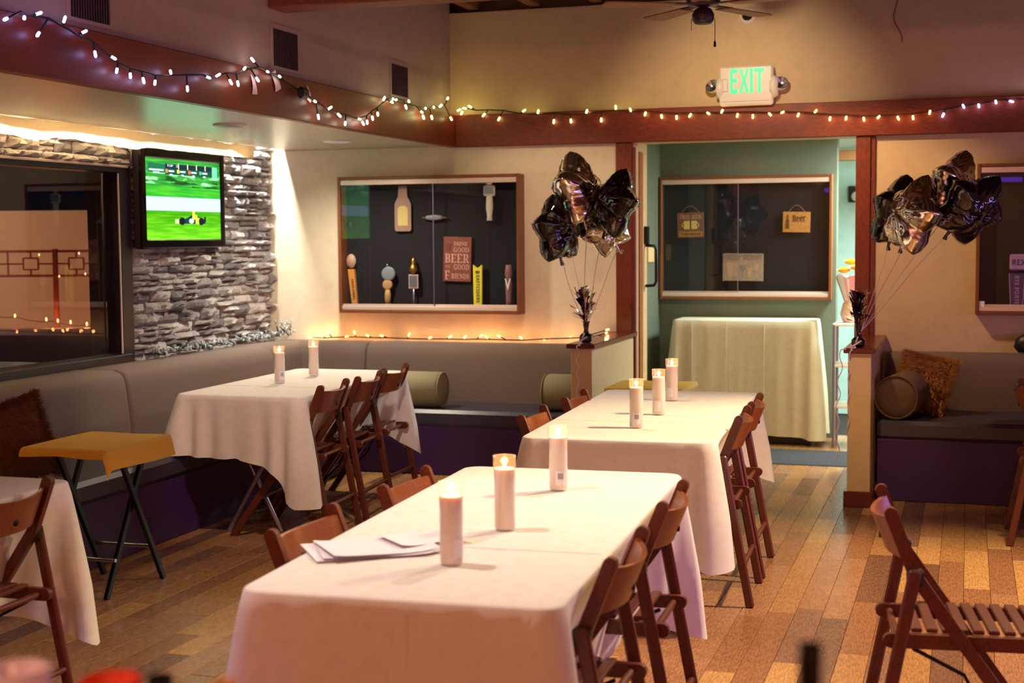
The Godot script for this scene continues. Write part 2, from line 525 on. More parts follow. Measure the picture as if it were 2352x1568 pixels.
func build_room() -> void:
	# floor: a dark bed with single planks laid along the room
	var st := new_st()
	span(st, Vector3(-5.1, -0.12, -13.0), Vector3(3.2, -0.008, 2.6))
	var fl := struct("floor", st, M["floor_gap"], "worn plank floor of mixed brown boards running toward the rear wall", "floor")
	var lens := [0.62, 0.78, 0.94, 1.12]
	var boards := []
	for l in lens: boards.append(box_mesh(Vector3(0.1085, 0.02, l - 0.002), 0.0012))
	var r := RandomNumberGenerator.new()
	r.seed = 77
	var rest := new_st()
	var count := 0
	for row in 76:
		var x := -5.0 + row * 0.11
		var z := -11.7 + r.randf() * 0.6
		while z < 2.4:
			var k := r.randi() % 4
			var c := Vector3(x, -0.01, z + lens[k] * 0.5)
			var far := -c.z
			var in_view: bool = far > 2.9 and x > -0.78 * far - 0.1 and x < 0.09 * far + 0.1 and x < 0.9
			var covered: bool = (x < -3.85) or (x > -4.2 and x < -2.4 and c.z < -8.75) or (x > -0.45 and c.z < -8.6) or c.z < -9.75 or (x > -1.55 and x < -0.95 and c.z > -4.5)
			z += lens[k]
			if x > 3.1: continue
			var tone := [0, 0, 1, 1, 2, 3, 4, 4, 5][r.randi() % 9] as int
			if in_view and not covered and count < 300:
				part("plank", boards[k], M["plank_%d" % tone], fl, Transform3D(Basis.IDENTITY, c + Vector3(0, r.randf_range(-0.0006, 0.0006), 0)))
				count += 1
			else:
				box(rest, c, Vector3(0.1085, 0.02, lens[k] - 0.002), 0.0012)
	var o := obj("planking", rest, M["plank_0"], fl)
	o.set_meta("kind", "stuff")
	# rear wall with the opening
	st = new_st()
	span(st, Vector3(-5.2, 2.185, ZB - 0.3), Vector3(-2.126, 3.1, ZB))
	span(st, Vector3(-2.126, 2.185, ZB - 0.3), Vector3(-0.685, 3.1, ZB))
	span(st, Vector3(-0.685, 0, ZB - 0.3), Vector3(3.2, 3.1, ZB))
	span(st, Vector3(-5.2, 3.1, ZB - 0.42), Vector3(3.2, 3.6, ZB - 0.3))
	struct("wall_rear", st, M["wall_paint"], "tan painted rear wall with the wide opening into the nook", "wall")
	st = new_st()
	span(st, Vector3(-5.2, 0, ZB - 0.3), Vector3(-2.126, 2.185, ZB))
	struct("wall_rear_left", st, M["wall_paint_lifted"], "rear wall under soffit, colour lightened in place of light, holding the tap handle case", "wall")  # brightness of this part is put into its paler colour
	# left wall: mortar bed and single ledger stones
	st = new_st()
	span(st, Vector3(-5.15, 0, -7.55), Vector3(XL - 0.03, 2.62, ZB - 0.1))
	span(st, Vector3(-5.15, 0, -7.55), Vector3(XL - 0.03, 0.79, 2.6))
	span(st, Vector3(-5.15, 1.995, -7.55), Vector3(XL - 0.03, 2.62, 2.6))
	span(st, Vector3(-5.15, 0.79, -4.3), Vector3(XL - 0.03, 1.995, 2.6))
	var lw := struct("wall_left", st, M["mortar"], "dark stacked ledger stone wall around the big window", "wall")
	lay_stones(lw)
	# the other walls close the room
	st = new_st()
	span(st, Vector3(3.0, 0, -9.7), Vector3(3.2, 3.5, 2.6))
	struct("wall_right", st, M["wall_paint"], "tan painted side wall right of the open floor", "wall")
	st = new_st()
	span(st, Vector3(-5.15, 0, 2.4), Vector3(3.2, 3.5, 2.6))
	struct("wall_front", st, M["wall_paint"], "tan painted wall behind the viewer", "wall")
	st = new_st()
	span(st, Vector3(-3.62, 2.24, ZB), Vector3(-3.45, 3.5, 2.4))
	struct("wall_upper", st, M["wall_upper_left"], "grey brown upper wall with three vents above the red fascia", "wall")
	# ceiling deck, joists and the cross beam
	st = new_st()
	span(st, Vector3(-3.7, 3.35, -9.7), Vector3(3.2, 3.5, 2.6))
	var ce := struct("ceiling", st, M["black_frame"], "dark open ceiling with bare wood joists", "ceiling")
	var jm := box_mesh(Vector3(0.075, 0.22, 9.5), 0.006)
	for i in 15: part("joist", jm, M["joist_wood"], ce, Transform3D(Basis.IDENTITY, Vector3(-3.28 + i * 0.44, 3.23, -4.72)))
	st = new_st()
	span(st, Vector3(-3.45, 2.735, -6.87), Vector3(3.0, 3.12, -6.69), 0.008)
	struct("beam_cross", st, M["beam_wood"], "bare wood cross beam under the joists at the top of the view", "beam")
	# soffit over the banquette, lid of the cove, fascia
	st = new_st()
	span(st, Vector3(-4.72, 2.195, ZB), Vector3(-3.44, 2.245, 2.4))
	span(st, Vector3(-4.74, 2.195, ZB), Vector3(-4.70, 2.30, 2.4))
	span(st, Vector3(-5.15, 2.62, ZB - 0.1), Vector3(-3.45, 2.68, 2.4))
	struct("ceiling_soffit", st, M["soffit_paint"], "glossy pale dropped soffit over the banquette by the stone wall", "ceiling")
	st = new_st()
	span(st, Vector3(-3.455, 2.178, ZB), Vector3(-3.40, 2.402, 2.4), 0.004)
	struct("trim_1", st, M["beam_red"], "dark red fascia board along the soffit carrying string lights", "trim")
	st = new_st()
	span(st, Vector3(-3.40, 2.178, ZB - 0.01), Vector3(3.0, 2.398, ZB + 0.05), 0.004)
	struct("trim_2", st, M["beam_red"], "red brown header board across the rear wall under the exit sign", "trim")
	st = new_st()
	span(st, Vector3(-2.262, 0, ZB - 0.01), Vector3(-2.15, 2.178, ZB + 0.03), 0.004)
	tube(st, [Vector3(-2.142, 0, ZB + 0.012), Vector3(-2.142, 2.15, ZB + 0.012)], 0.016, 10)
	struct("trim_3", st, M["post_red"], "red brown door casing left of the opening", "trim")
	st = new_st()
	span(st, Vector3(-0.69, 0, ZB - 0.01), Vector3(-0.598, 2.178, ZB + 0.03), 0.004)
	span(st, Vector3(-0.6, 0, ZB - 0.01), Vector3(-0.568, 2.178, ZB + 0.016), 0.003)
	struct("trim_4", st, M["post_red"], "red brown door casing right of the opening behind the half wall", "trim")
	# jamb and the nook beyond
	st = new_st()
	span(st, Vector3(-2.16, 0, ZB - 0.31), Vector3(-2.122, 2.18, ZB - 0.01), 0.003)
	var jb := struct("door_1", st, M["jamb_cream"], "cream door jamb on the left of the opening with a black handle", "door")
	st = new_st()
	span(st, Vector3(-2.124, 0, ZB - 0.14), Vector3(-2.112, 2.12, ZB - 0.04), 0.002)
	obj("door_stop", st, M["door_wood"], jb)
	st = new_st(true)
	tube(st, [Vector3(-2.118, 1.49, ZB - 0.25), Vector3(-2.06, 1.485, ZB - 0.25), Vector3(-2.045, 1.46, ZB - 0.25), Vector3(-2.045, 1.24, ZB - 0.25), Vector3(-2.06, 1.215, ZB - 0.25), Vector3(-2.118, 1.21, ZB - 0.25)], 0.011, 8)
	obj("handle", st, M["black_metal"], jb)
	st = new_st()
	span(st, Vector3(-2.124, 1.5, ZB - 0.27), Vector3(-2.095, 1.62, ZB - 0.21), 0.004)
	obj("lock_box", st, M["black_metal"], jb)
	st = new_st()
	span(st, Vector3(-2.5, 0, -11.2), Vector3(-2.31, 2.4, ZB - 0.3))
	struct("wall_nook_side", st, M["nook_green"], "dark green side wall of the nook behind the door jamb", "wall")
	st = new_st()
	span(st, Vector3(-2.5, 0, -11.2), Vector3(-0.951, 2.4, -11.05))
	struct("wall_nook_rear", st, M["nook_green"], "dark green rear wall of the nook behind the covered counter", "wall")
	st = new_st()
	span(st, Vector3(-2.5, 2.3, -12.8), Vector3(1.6, 2.45, ZB - 0.29))
	struct("ceiling_nook", st, M["corridor_white"], "low pale ceiling over the nook and corridor", "ceiling")
	st = new_st()
	span(st, Vector3(-2.5, 0, -12.75), Vector3(1.6, 2.4, -12.6))
	span(st, Vector3(-2.6, 0, -12.75), Vector3(-2.45, 2.4, -11.1))
	struct("wall_corridor_rear", st, M["teal_wall"], "bright teal corridor wall seen through the gap right of the counter", "wall")
	st = new_st()
	span(st, Vector3(1.45, 0, -12.7), Vector3(1.6, 2.4, ZB - 0.29))
	struct("wall_corridor_side", st, M["corridor_white"], "white corridor side wall hidden right of the doorway", "wall")
	st = new_st()
	span(st, Vector3(-0.96, 2.12, -11.3), Vector3(0.6, 2.2, -11.22), 0.004)
	struct("trim_5", st, M["joist_wood"], "brown header bar across the corridor above the teal wall", "trim")
	st = new_st()
	span(st, Vector3(-1.75, -0.006, -10.35), Vector3(-0.55, 0.006, -9.67), 0.004)
	var mt := obj("door_mat", st, M["mat_grey"], self)
	tag(mt, "dark grey mat on the floor in the doorway before the counter", "mat")
	# the vents
	for v in [[-5.115, 0.27, "first of three, cut off by the top edge"], [-6.875, 0.275, "middle of three, over the sagging lights"], [-8.46, 0.26, "last of three, nearest the corner"]]:
		var t := thing("wall_vent", "slatted air vent, " + v[2], "vent", Vector3(-3.45, 2.45, v[0]), 0, "air vents in the upper wall")
		st = new_st()
		box(st, Vector3(0.002, 0.1, 0), Vector3(0.006, 0.235, v[1] + 0.05), 0.002)
		obj("frame", st, M["wall_upper_left"], t)
		st = new_st()
		box(st, Vector3(0.005, 0.095, 0), Vector3(0.004, 0.19, v[1]))
		obj("backing", st, M["hole_black"], t)
		var lm := box_mesh(Vector3(0.006, 0.19, 0.007), 0.001)
		for i in 15: part("slat", lm, M["vent_dark"], t, Transform3D(Basis(Vector3.UP, 0.5), Vector3(0.009, 0.095, -v[1] * 0.5 + 0.01 + i * (v[1] - 0.02) / 14.0)))
	# half walls with caps
	half_wall("wall_half_left", Vector3(-2.2065, 0, 0), "tan half wall with a wood cap carrying the left balloon weight")
	half_wall("wall_half_right", Vector3(-0.576, 0, 0), "tan half wall with a wood cap carrying the right balloon weight")
	window()

func half_wall(called: String, at: Vector3, label: String) -> void:
	var st := new_st()
	span(st, Vector3(-0.064, 0, -9.4), Vector3(0.064, 0.882, -8.25), 0.003)
	var w := struct(called, st, M["half_wall"], label, "half wall")
	w.position = at
	st = new_st()
	span(st, Vector3(-0.088, 0.882, -9.39), Vector3(0.088, 0.91, -8.225), 0.004)
	obj("cap", st, M["cap_wood"], w)
	st = new_st()
	span(st, Vector3(-0.082, 0, -9.39), Vector3(0.082, 0.092, -8.232), 0.004)
	obj("baseboard", st, M["cap_wood"], w)

func lay_stones(parent: Node) -> void:
	# six rough block shapes of unit size, shared and scaled
	var r := RandomNumberGenerator.new()
	r.seed = 5
	var shapes := []
	for k in 8:
		var n := FastNoiseLite.new()
		n.seed = 40 + k
		n.frequency = 0.9
		var st := new_st()
		var P := func(u: float, v: float) -> Vector3:
			var e := minf(minf(u, 1 - u) * 5.0, minf(v, 1 - v) * 3.2)
			var d := 0.45 + 0.55 * clampf(e, 0, 1) + 0.42 * n.get_noise_2d(u * 3.1, v * 2.3)
			return Vector3(d, v - 0.5 + 0.07 * n.get_noise_2d(u * 4 + 9, v * 4), 0.5 - u + 0.03 * n.get_noise_2d(u * 4 - 7, v * 4))
		surf(st, P, 5, 3, false)
		for s in 5:
			var a := s / 5.0
			var b := (s + 1) / 5.0
			for v in [0.0, 1.0]:
				var p0: Vector3 = P.call(a, v)
				var p1: Vector3 = P.call(b, v)
				var q0 := Vector3(-0.6, p0.y, p0.z)
				var q1 := Vector3(-0.6, p1.y, p1.z)
				if v > 0.5: quad(st, p0, p1, q1, q0)
				else: quad(st, p1, p0, q0, q1)
		for s in 3:
			var a := s / 3.0
			var b := (s + 1) / 3.0
			for u in [0.0, 1.0]:
				var p0: Vector3 = P.call(u, a)
				var p1: Vector3 = P.call(u, b)
				var q0 := Vector3(-0.6, p0.y, p0.z)
				var q1 := Vector3(-0.6, p1.y, p1.z)
				if u < 0.5: quad(st, p0, p1, q1, q0)
				else: quad(st, p1, p0, q0, q1)
		shapes.append(mesh_of(st))
	var count := 0
	var rest := new_st()
	# courses: [from z, to z, from y, to y]
	for zone in [[ZB, -7.6, 0.78, 2.6], [-7.6, -5.9, 2.0, 2.6]]:
		var y: float = zone[2]
		while y < zone[3]:
			var h := r.randf_range(0.04, 0.078)
			var z: float = zone[0] + r.randf_range(-0.1, 0.0)
			while z < zone[1]:
				var w := r.randf_range(0.09, 0.27)
				var hh := h
				var stack := 1
				if r.randf() < 0.3 and h > 0.05:
					stack = 2
					hh = h * 0.5
				for s in stack:
					var z0 := maxf(z, ZB)
					var z1 := minf(z + w, zone[1] + 0.02)
					if z1 - z0 < 0.03: continue
					var c := Vector3(XL - 0.03, y + hh * (s + 0.5), (z0 + z1) * 0.5)
					var xf := Transform3D(Basis(Vector3.RIGHT, r.randf_range(-0.03, 0.03)) * Basis.from_scale(Vector3(r.randf_range(0.035, 0.095), hh * 0.97, (z1 - z0) * 0.985)), c)
					var hid: bool = c.z > -8.5 and c.z < -7.62 and c.y > 1.56 and c.y < 2.06 or c.y > 2.26
					if count < 300 and not hid:
						part("stone", shapes[r.randi() % 8], M["stone_%d" % (r.randi() % 5)], parent, xf)
						count += 1
					else:
						rest.append_from(shapes[r.randi() % 8], 0, xf)
				z += w
			y += h
	var o := MeshInstance3D.new()
	o.mesh = rest.commit()
	o.material_override = M["stone_1"]
	o.name = "stonework"
	o.set_meta("kind", "stuff")
	parent.add_child(o, true)

func window() -> void:
	var st := new_st()
	for b in [[-7.56, -7.44, 0.79, 1.995], [-4.4, -4.3, 0.79, 1.995]]: span(st, Vector3(-4.97, b[2], b[0]), Vector3(-4.845, b[3], b[1]), 0.004)
	span(st, Vector3(-4.97, 1.955, -7.5), Vector3(-4.85, 1.998, -4.3), 0.004)
	span(st, Vector3(-4.97, 0.79, -7.5), Vector3(-4.82, 0.865, -4.3), 0.004)
	var w := struct("window_1", st, M["black_frame"], "large dark window in the stone wall with a black frame", "window")
	st = new_st()
	span(st, Vector3(-4.845, 1.985, -7.6), Vector3(-4.83, 2.0, -4.3), 0.002)
	span(st, Vector3(-4.846, 0.87, -7.425), Vector3(-4.838, 1.95, -7.415), 0.001)
	obj("edge_strip", st, M["rail_metal"], w)
	st = new_st()
	quad(st, Vector3(-4.9, 0.84, -4.35), Vector3(-4.9, 0.84, -7.48), Vector3(-4.9, 1.97, -7.48), Vector3(-4.9, 1.97, -4.35))
	obj("pane", st, M["window_pane"], w)

# ------------------------------------------------------------------ solid stand-ins outside for what the dark window reflects
func build_outside() -> void:  # reflections in the pane rebuilt as solid things behind it
	var dir := Vector3(1.0, 0, -0.327).normalized()     # along the fence
	var nrm := Vector3(0.327, 0, 1.0).normalized()      # toward the room
	var o := Vector3(-8.1, 0, -10.557)
	var turn := rad_to_deg(atan2(0.327, 1.0))
	var st := new_st()
	box(st, Vector3(0.2, 0.92, -1.2), Vector3(4.4, 1.84, 0.1))
	box(st, Vector3(0.2, 0.2, -0.55), Vector3(4.4, 0.4, 1.2))
	var wl := struct("wall_standin", st, mat("standin_wall", C8(216, 184, 164), 0.8), "orange lit wall built outside in place of the window reflection", "wall")
	wl.position = o
	wl.rotation.y = deg_to_rad(turn)
	var t := thing("standin_lattice", "brown geometric lattice rail built outside in place of the window reflection", "fence", o, turn)
	for y in [1.46, 1.245]:
		st = new_st()
		box(st, Vector3(0.2, y, 0), Vector3(3.4, 0.022, 0.03), 0.003)
		obj("rail", st, M["beam_red"], t)
	var pm := box_mesh(Vector3(0.04, 0.9, 0.04), 0.004)
	for x in [-1.2, 0.48, 1.3]: part("post", pm, M["beam_red"], t, Transform3D(Basis.IDENTITY, Vector3(x, 1.03, 0)))
	st = new_st()
	for i in 14:
		var x := -1.4 + i * 0.2
		var f := 0.0 if i % 2 == 0 else 0.05
		for b in [[x, 1.30 + f, x + 0.13, 1.30 + f], [x, 1.40 - f, x + 0.13, 1.40 - f], [x, 1.30 + f, x, 1.40 - f], [x + 0.13, 1.30 + f, x + 0.13, 1.40 - f], [x + 0.13, 1.35, x + 0.2, 1.35], [x + 0.065, 1.25, x + 0.065, 1.30 + f], [x + 0.065, 1.40 - f, x + 0.065, 1.46]]:
			bar(st, Vector3(b[0], b[1], 0), Vector3(b[2], b[3] + 0.0001, 0.0001), 0.012, 0.014, Vector3(0, 0, 1), 0.001)
	obj("lattice", st, M["beam_red"], t)
	st = new_st()
	box(st, Vector3(0.3, 0.4, 0.3), Vector3(3.4, 0.8, 0.3), 0.05)
	var pl := obj("standin_dark_box", st, M["sofa_base"], self)
	pl.position = o
	pl.rotation.y = deg_to_rad(turn + 2)
	tag(pl, "dark box along the foot of the stand-in wall outside", "planter")
	var s := thing("standin_string_lights", "orange bulbs on a wire built outside in place of window reflections", "string lights", o, turn)
	st = new_st(true)
	var pts := []
	for i in 13: pts.append(Vector3(-0.2 + i * 0.1, 0.93 - i * 0.012 + 0.01 * sin(i * 2.0), 0.2))
	tube(st, pts, 0.004, 5)
	obj("wire", st, M["cable_dark"], s)
	var bm := bulb_mesh()
	var gm := glow("standin_bulb", Color(1, 0.7, 0.42), 6.0)
	for x in [-0.1, 0.18, 0.45, 0.55, 0.66, 0.8, 0.93]:
		part("bulb", bm, gm, s, Transform3D(Basis.IDENTITY, Vector3(x, 0.95 - (x + 0.2) * 0.12, 0.2)))
		omni(s, Vector3(x, 0.955 - (x + 0.2) * 0.12, 0.2), 0.03, Color(1, 0.55, 0.28))
	for p in [[0.35, 1.43], [0.7, 1.44], [0.52, 1.24], [0.75, 1.26], [0.95, 1.245], [0.98, 1.27]]:
		part("bulb", bm, gm, s, Transform3D(Basis.from_scale(Vector3.ONE * 0.6), Vector3(p[0], p[1], 0.03)))
	var lamp := thing("added_outside_lamp", "added lantern lighting the stand-in wall outside the window", "lantern", o + nrm * 0.9 + Vector3(-1.0, 1.95, 0.0))  # added lamp, only there to light the stand-ins
	st = new_st()
	box(st, Vector3(0, 0.16, 0), Vector3(0.14, 0.03, 0.14), 0.005)
	box(st, Vector3(0, 0.4, 0), Vector3(0.012, 0.5, 0.012))
	obj("hood", st, M["black_metal"], lamp)
	st = new_st()
	box(st, Vector3(0, 0.06, 0), Vector3(0.1, 0.16, 0.1), 0.01)
	obj("glass_body", st, glow("lantern", Color(1, 0.6, 0.3), 3.0), lamp)
	omni(lamp, Vector3(0, 0.06, 0), 1.5, Color(1, 0.82, 0.64), 0.04)
	st = new_st()
	span(st, Vector3(-13, -0.2, -15), Vector3(-5.15, -0.02, 3))
	struct("ground", st, M["mat_grey"], "dark ground under the stand-ins outside the window", "ground")

func bulb_mesh() -> ArrayMesh:
	var st := new_st(true)
	lathe(st, [Vector2(0.0, -0.016), Vector2(0.006, -0.012), Vector2(0.0065, 0.008), Vector2(0.004, 0.014), Vector2(0.0, 0.016)], 8)
	return mesh_of(st)

# ------------------------------------------------------------------ banquettes
func back_mesh(length: float, depth: float, y0: float, y1: float) -> ArrayMesh:
	# front face looks along +z, the segment runs along x, its rear lies at z = -depth
	var st := new_st(true)
	var prof := [Vector2(0.03, y0), Vector2(0.022, y0 + 0.14), Vector2(0.0, y1 - 0.1), Vector2(-0.012, y1 - 0.045), Vector2(-0.04, y1 - 0.015), Vector2(-0.085, y1), Vector2(-depth + 0.03, y1 - 0.004), Vector2(-depth, y1 - 0.03), Vector2(-depth, y0)]
	var mid := Vector2(-depth * 0.5, (y0 + y1) * 0.5)
	var secs := [[-0.5 * length + 0.001, 0.03], [-0.5 * length + 0.003, 0.014], [-0.5 * length + 0.012, 0.004], [-0.5 * length + 0.035, 0.0], [0.5 * length - 0.035, 0.0], [0.5 * length - 0.012, 0.004], [0.5 * length - 0.003, 0.014], [0.5 * length - 0.001, 0.03]]
	var rows := []
	for s in secs:
		var row := []
		for p in prof:
			var q: Vector2 = p + (mid - p).normalized() * s[1]
			row.append(Vector3(s[0], q.y, q.x))
		rows.append(row)
	for i in rows.size() - 1:
		for k in prof.size() - 1:
			quad(st, rows[i][k], rows[i + 1][k], rows[i + 1][k + 1], rows[i][k + 1])
	for e in [0, rows.size() - 1]:
		for k in range(1, prof.size() - 1):
			if e == 0: tri(st, rows[e][0], rows[e][k], rows[e][k + 1])
			else: tri(st, rows[e][0], rows[e][k + 1], rows[e][k])
	return mesh_of(st)

func build_sofas() -> void:
	var t := thing("banquette", "long grey brown corner banquette along the window wall and rear wall", "sofa")
	var segs := [[-5.645, 2.49, -4.47, 90.0], [-7.78, 1.78, -4.47, 90.0]]
	for s in segs: part("backrest", back_mesh(s[1], 0.33, 0.4, 0.828), M["sofa_back"], t, Transform3D(Basis(Vector3.UP, deg_to_rad(s[3])), Vector3(s[2], 0, s[0])))
	part("backrest", back_mesh(0.66, 0.24, 0.4, 0.828), M["sofa_back"], t, Transform3D(Basis(Vector3.UP, deg_to_rad(76)), Vector3(-4.55, 0, -9.0)))
	for s in [[-4.34, 0.64], [-3.15, 1.74]]: part("backrest", back_mesh(s[1], 0.225, 0.4, 0.828), M["sofa_back"], t, Transform3D(Basis.IDENTITY, Vector3(s[0], 0, -9.165)))
	var st := new_st()
	span(st, Vector3(-4.79, 0.32, -9.38), Vector3(-3.9, 0.43, -4.4), 0.022)
	obj("seat", st, M["sofa_seat"], t)
	st = new_st()
	span(st, Vector3(-4.79, 0.0, -9.38), Vector3(-3.915, 0.325, -4.4), 0.006)
	obj("base", st, M["sofa_base"], t)
	st = new_st()
	span(st, Vector3(-3.9, 0.32, -9.37), Vector3(-2.28, 0.43, -8.64), 0.022)
	obj("seat", st, M["sofa_seat"], t)
	st = new_st()
	span(st, Vector3(-3.92, 0.0, -9.37), Vector3(-2.28, 0.325, -8.655), 0.006)
	obj("base", st, M["sofa_base"], t)
	t = thing("banquette", "dark banquette against the rear wall right of the right half wall", "sofa")
	part("backrest", back_mesh(2.9, 0.225, 0.42, 0.815), M["sofa_back"], t, Transform3D(Basis.IDENTITY, Vector3(0.98, 0, -9.165)))
	st = new_st()
	span(st, Vector3(-0.49, 0.36, -9.37), Vector3(2.4, 0.47, -8.49), 0.022)
	obj("seat", st, M["sofa_seat"], t)
	st = new_st()
	span(st, Vector3(-0.49, 0.0, -9.37), Vector3(2.4, 0.365, -8.5), 0.006)
	obj("base", st, M["sofa_base"], t)
	bolster("pale green bolster cushion lying on the seat behind the dark chairs", Vector3(-3.545, 0.548, -8.8), 0.118, 0.5, 0, "bolster")
	bolster("olive bolster cushion half hidden by the left half wall", Vector3(-2.45, 0.548, -8.83), 0.118, 0.32, 0, "bolster")
	bolster("brown bolster cushion with its round end to the room, beside the right half wall", Vector3(-0.34, 0.602, -8.78), 0.131, 0.48, 78, "bolster_dark")
	pillow("furry tan pillow propped on the banquette by the window", Vector3(-4.2, 0.62, -5.47), Vector3(0.42, 0.4, 0.17), Vector3(-14, 64, 10), 1)
	pillow("furry golden pillow leaning beside the brown bolster", Vector3(-0.24, 0.645, -8.9), Vector3(0.32, 0.37, 0.17), Vector3(-22, -14, -10), 2)

func bolster(label: String, at: Vector3, r: float, l: float, turn: float, m: String) -> void:
	var t := thing("bolster", label, "cushion", at, turn, "bolster cushions")
	var st := new_st(true)
	var prof := [Vector2(0, -l * 0.5), Vector2(r * 0.6, -l * 0.5 + 0.002), Vector2(r * 0.9, -l * 0.5 + 0.012), Vector2(r, -l * 0.5 + 0.035), Vector2(r * 1.01, 0), Vector2(r, l * 0.5 - 0.035), Vector2(r * 0.9, l * 0.5 - 0.012), Vector2(r * 0.6, l * 0.5 - 0.002), Vector2(0, l * 0.5)]
	lathe(st, prof, 28, Transform3D(Basis(Vector3(0, 0, 1), PI / 2), Vector3.ZERO))
	obj("cover", st, M[m], t)
	for s in [-1, 1]:
		st = new_st(true)
		var pts := []
		for i in 25: pts.append(Vector3(s * (l * 0.5 - 0.01), cos(TAU * i / 24) * r * 0.95, sin(TAU * i / 24) * r * 0.95))
		tube(st, pts, 0.006, 6, true)
		obj("piping", st, M[m], t)

func pillow(label: String, at: Vector3, s: Vector3, rot: Vector3, seed_: int) -> void:
	var t := thing("fur_pillow", label, "pillow", at)
	t.rotation_degrees = rot
	var n := FastNoiseLite.new()
	n.seed = seed_
	n.frequency = 9.0
	var F := func(side: float) -> Callable:
		return func(u: float, v: float) -> Vector3:
			var x := u * 2 - 1
			var y := v * 2 - 1
			var e := (1 - pow(absf(x), 3.2)) * (1 - pow(absf(y), 3.2))
			var pin := 1.0 - 0.1 * (1 - x * x) * y * y - 0.1 * (1 - y * y) * x * x
			var p := Vector3(x * s.x * 0.5 * pin, y * s.y * 0.5 * pin, 0)
			p.z = side * s.z * 0.5 * pow(maxf(e, 0.0), 0.55)
			return p + Vector3(0, 0, side) * 0.012 * n.get_noise_2d(p.x * 2, p.y * 2) * minf(1, e * 4)
	var st := new_st(true)
	surf(st, F.call(1.0), 22, 22)
	var B: Callable = F.call(-1.0)
	surf(st, func(u, v): return B.call(1 - u, v), 22, 22)
	obj("cover", st, M["fur_brown"], t)
	var r := RandomNumberGenerator.new()
	r.seed = seed_
	st = new_st()
	for i in 8000:
		var u := r.randf()
		var v := r.randf()
		if i % 3 == 0: v = 1.0 - 0.06 * r.randf()
		elif i % 3 == 1: u = (0.05 * r.randf()) if r.randf() < 0.5 else 1 - 0.05 * r.randf()
		if seed_ == 2 and v < 0.45 and r.randf() < 0.8: continue
		var p: Vector3 = F.call(1.0 if r.randf() < 0.75 else -1.0).call(u, v)
		var d := Vector3(p.x / s.x * 1.4 + r.randf_range(-0.5, 0.5), p.y / s.y * 1.4 + r.randf_range(-0.5, 0.5), signf(p.z) * 0.5 + r.randf_range(-0.3, 0.3)).normalized()
		var w := d.cross(Vector3(r.randf() - 0.5, r.randf() - 0.5, 1)).normalized() * 0.0018
		var tip := p + d * r.randf_range(0.02, 0.055) + Vector3(0, -0.018, 0)
		tri(st, p - w, p + w, tip)
	var o := obj("fur", st, M["fur"] if seed_ == 2 else M["fur_brown"], t)
	o.set_meta("kind", "stuff")

# ------------------------------------------------------------------ tables and cloths
func folding_table(label: String, at: Vector3, turn: float, w: float, l: float) -> Node3D:
	var t := thing("folding_table", label, "table", at, turn, "folding tables")
	var st := new_st()
	box(st, Vector3(0, 0.725, 0), Vector3(w, 0.03, l), 0.006)
	obj("tabletop", st, M["grey_metal"], t)
	for s in [-1, 1]:
		for k in [-1, 1]:
			st = new_st(true)
			tube(st, [Vector3(k * w * 0.33, 0.71, s * (l * 0.5 - 0.22)), Vector3(-k * w * 0.2, 0.0, s * (l * 0.5 - 0.16) + k * 0.03)], 0.013, 8)
			obj("leg", st, M["grey_metal"], t)
		st = new_st(true)
		tube(st, [Vector3(-w * 0.24, 0.6, s * (l * 0.5 - 0.2)), Vector3(w * 0.24, 0.6, s * (l * 0.5 - 0.2))], 0.01, 8)
		obj("crossbar", st, M["grey_metal"], t)
	return t

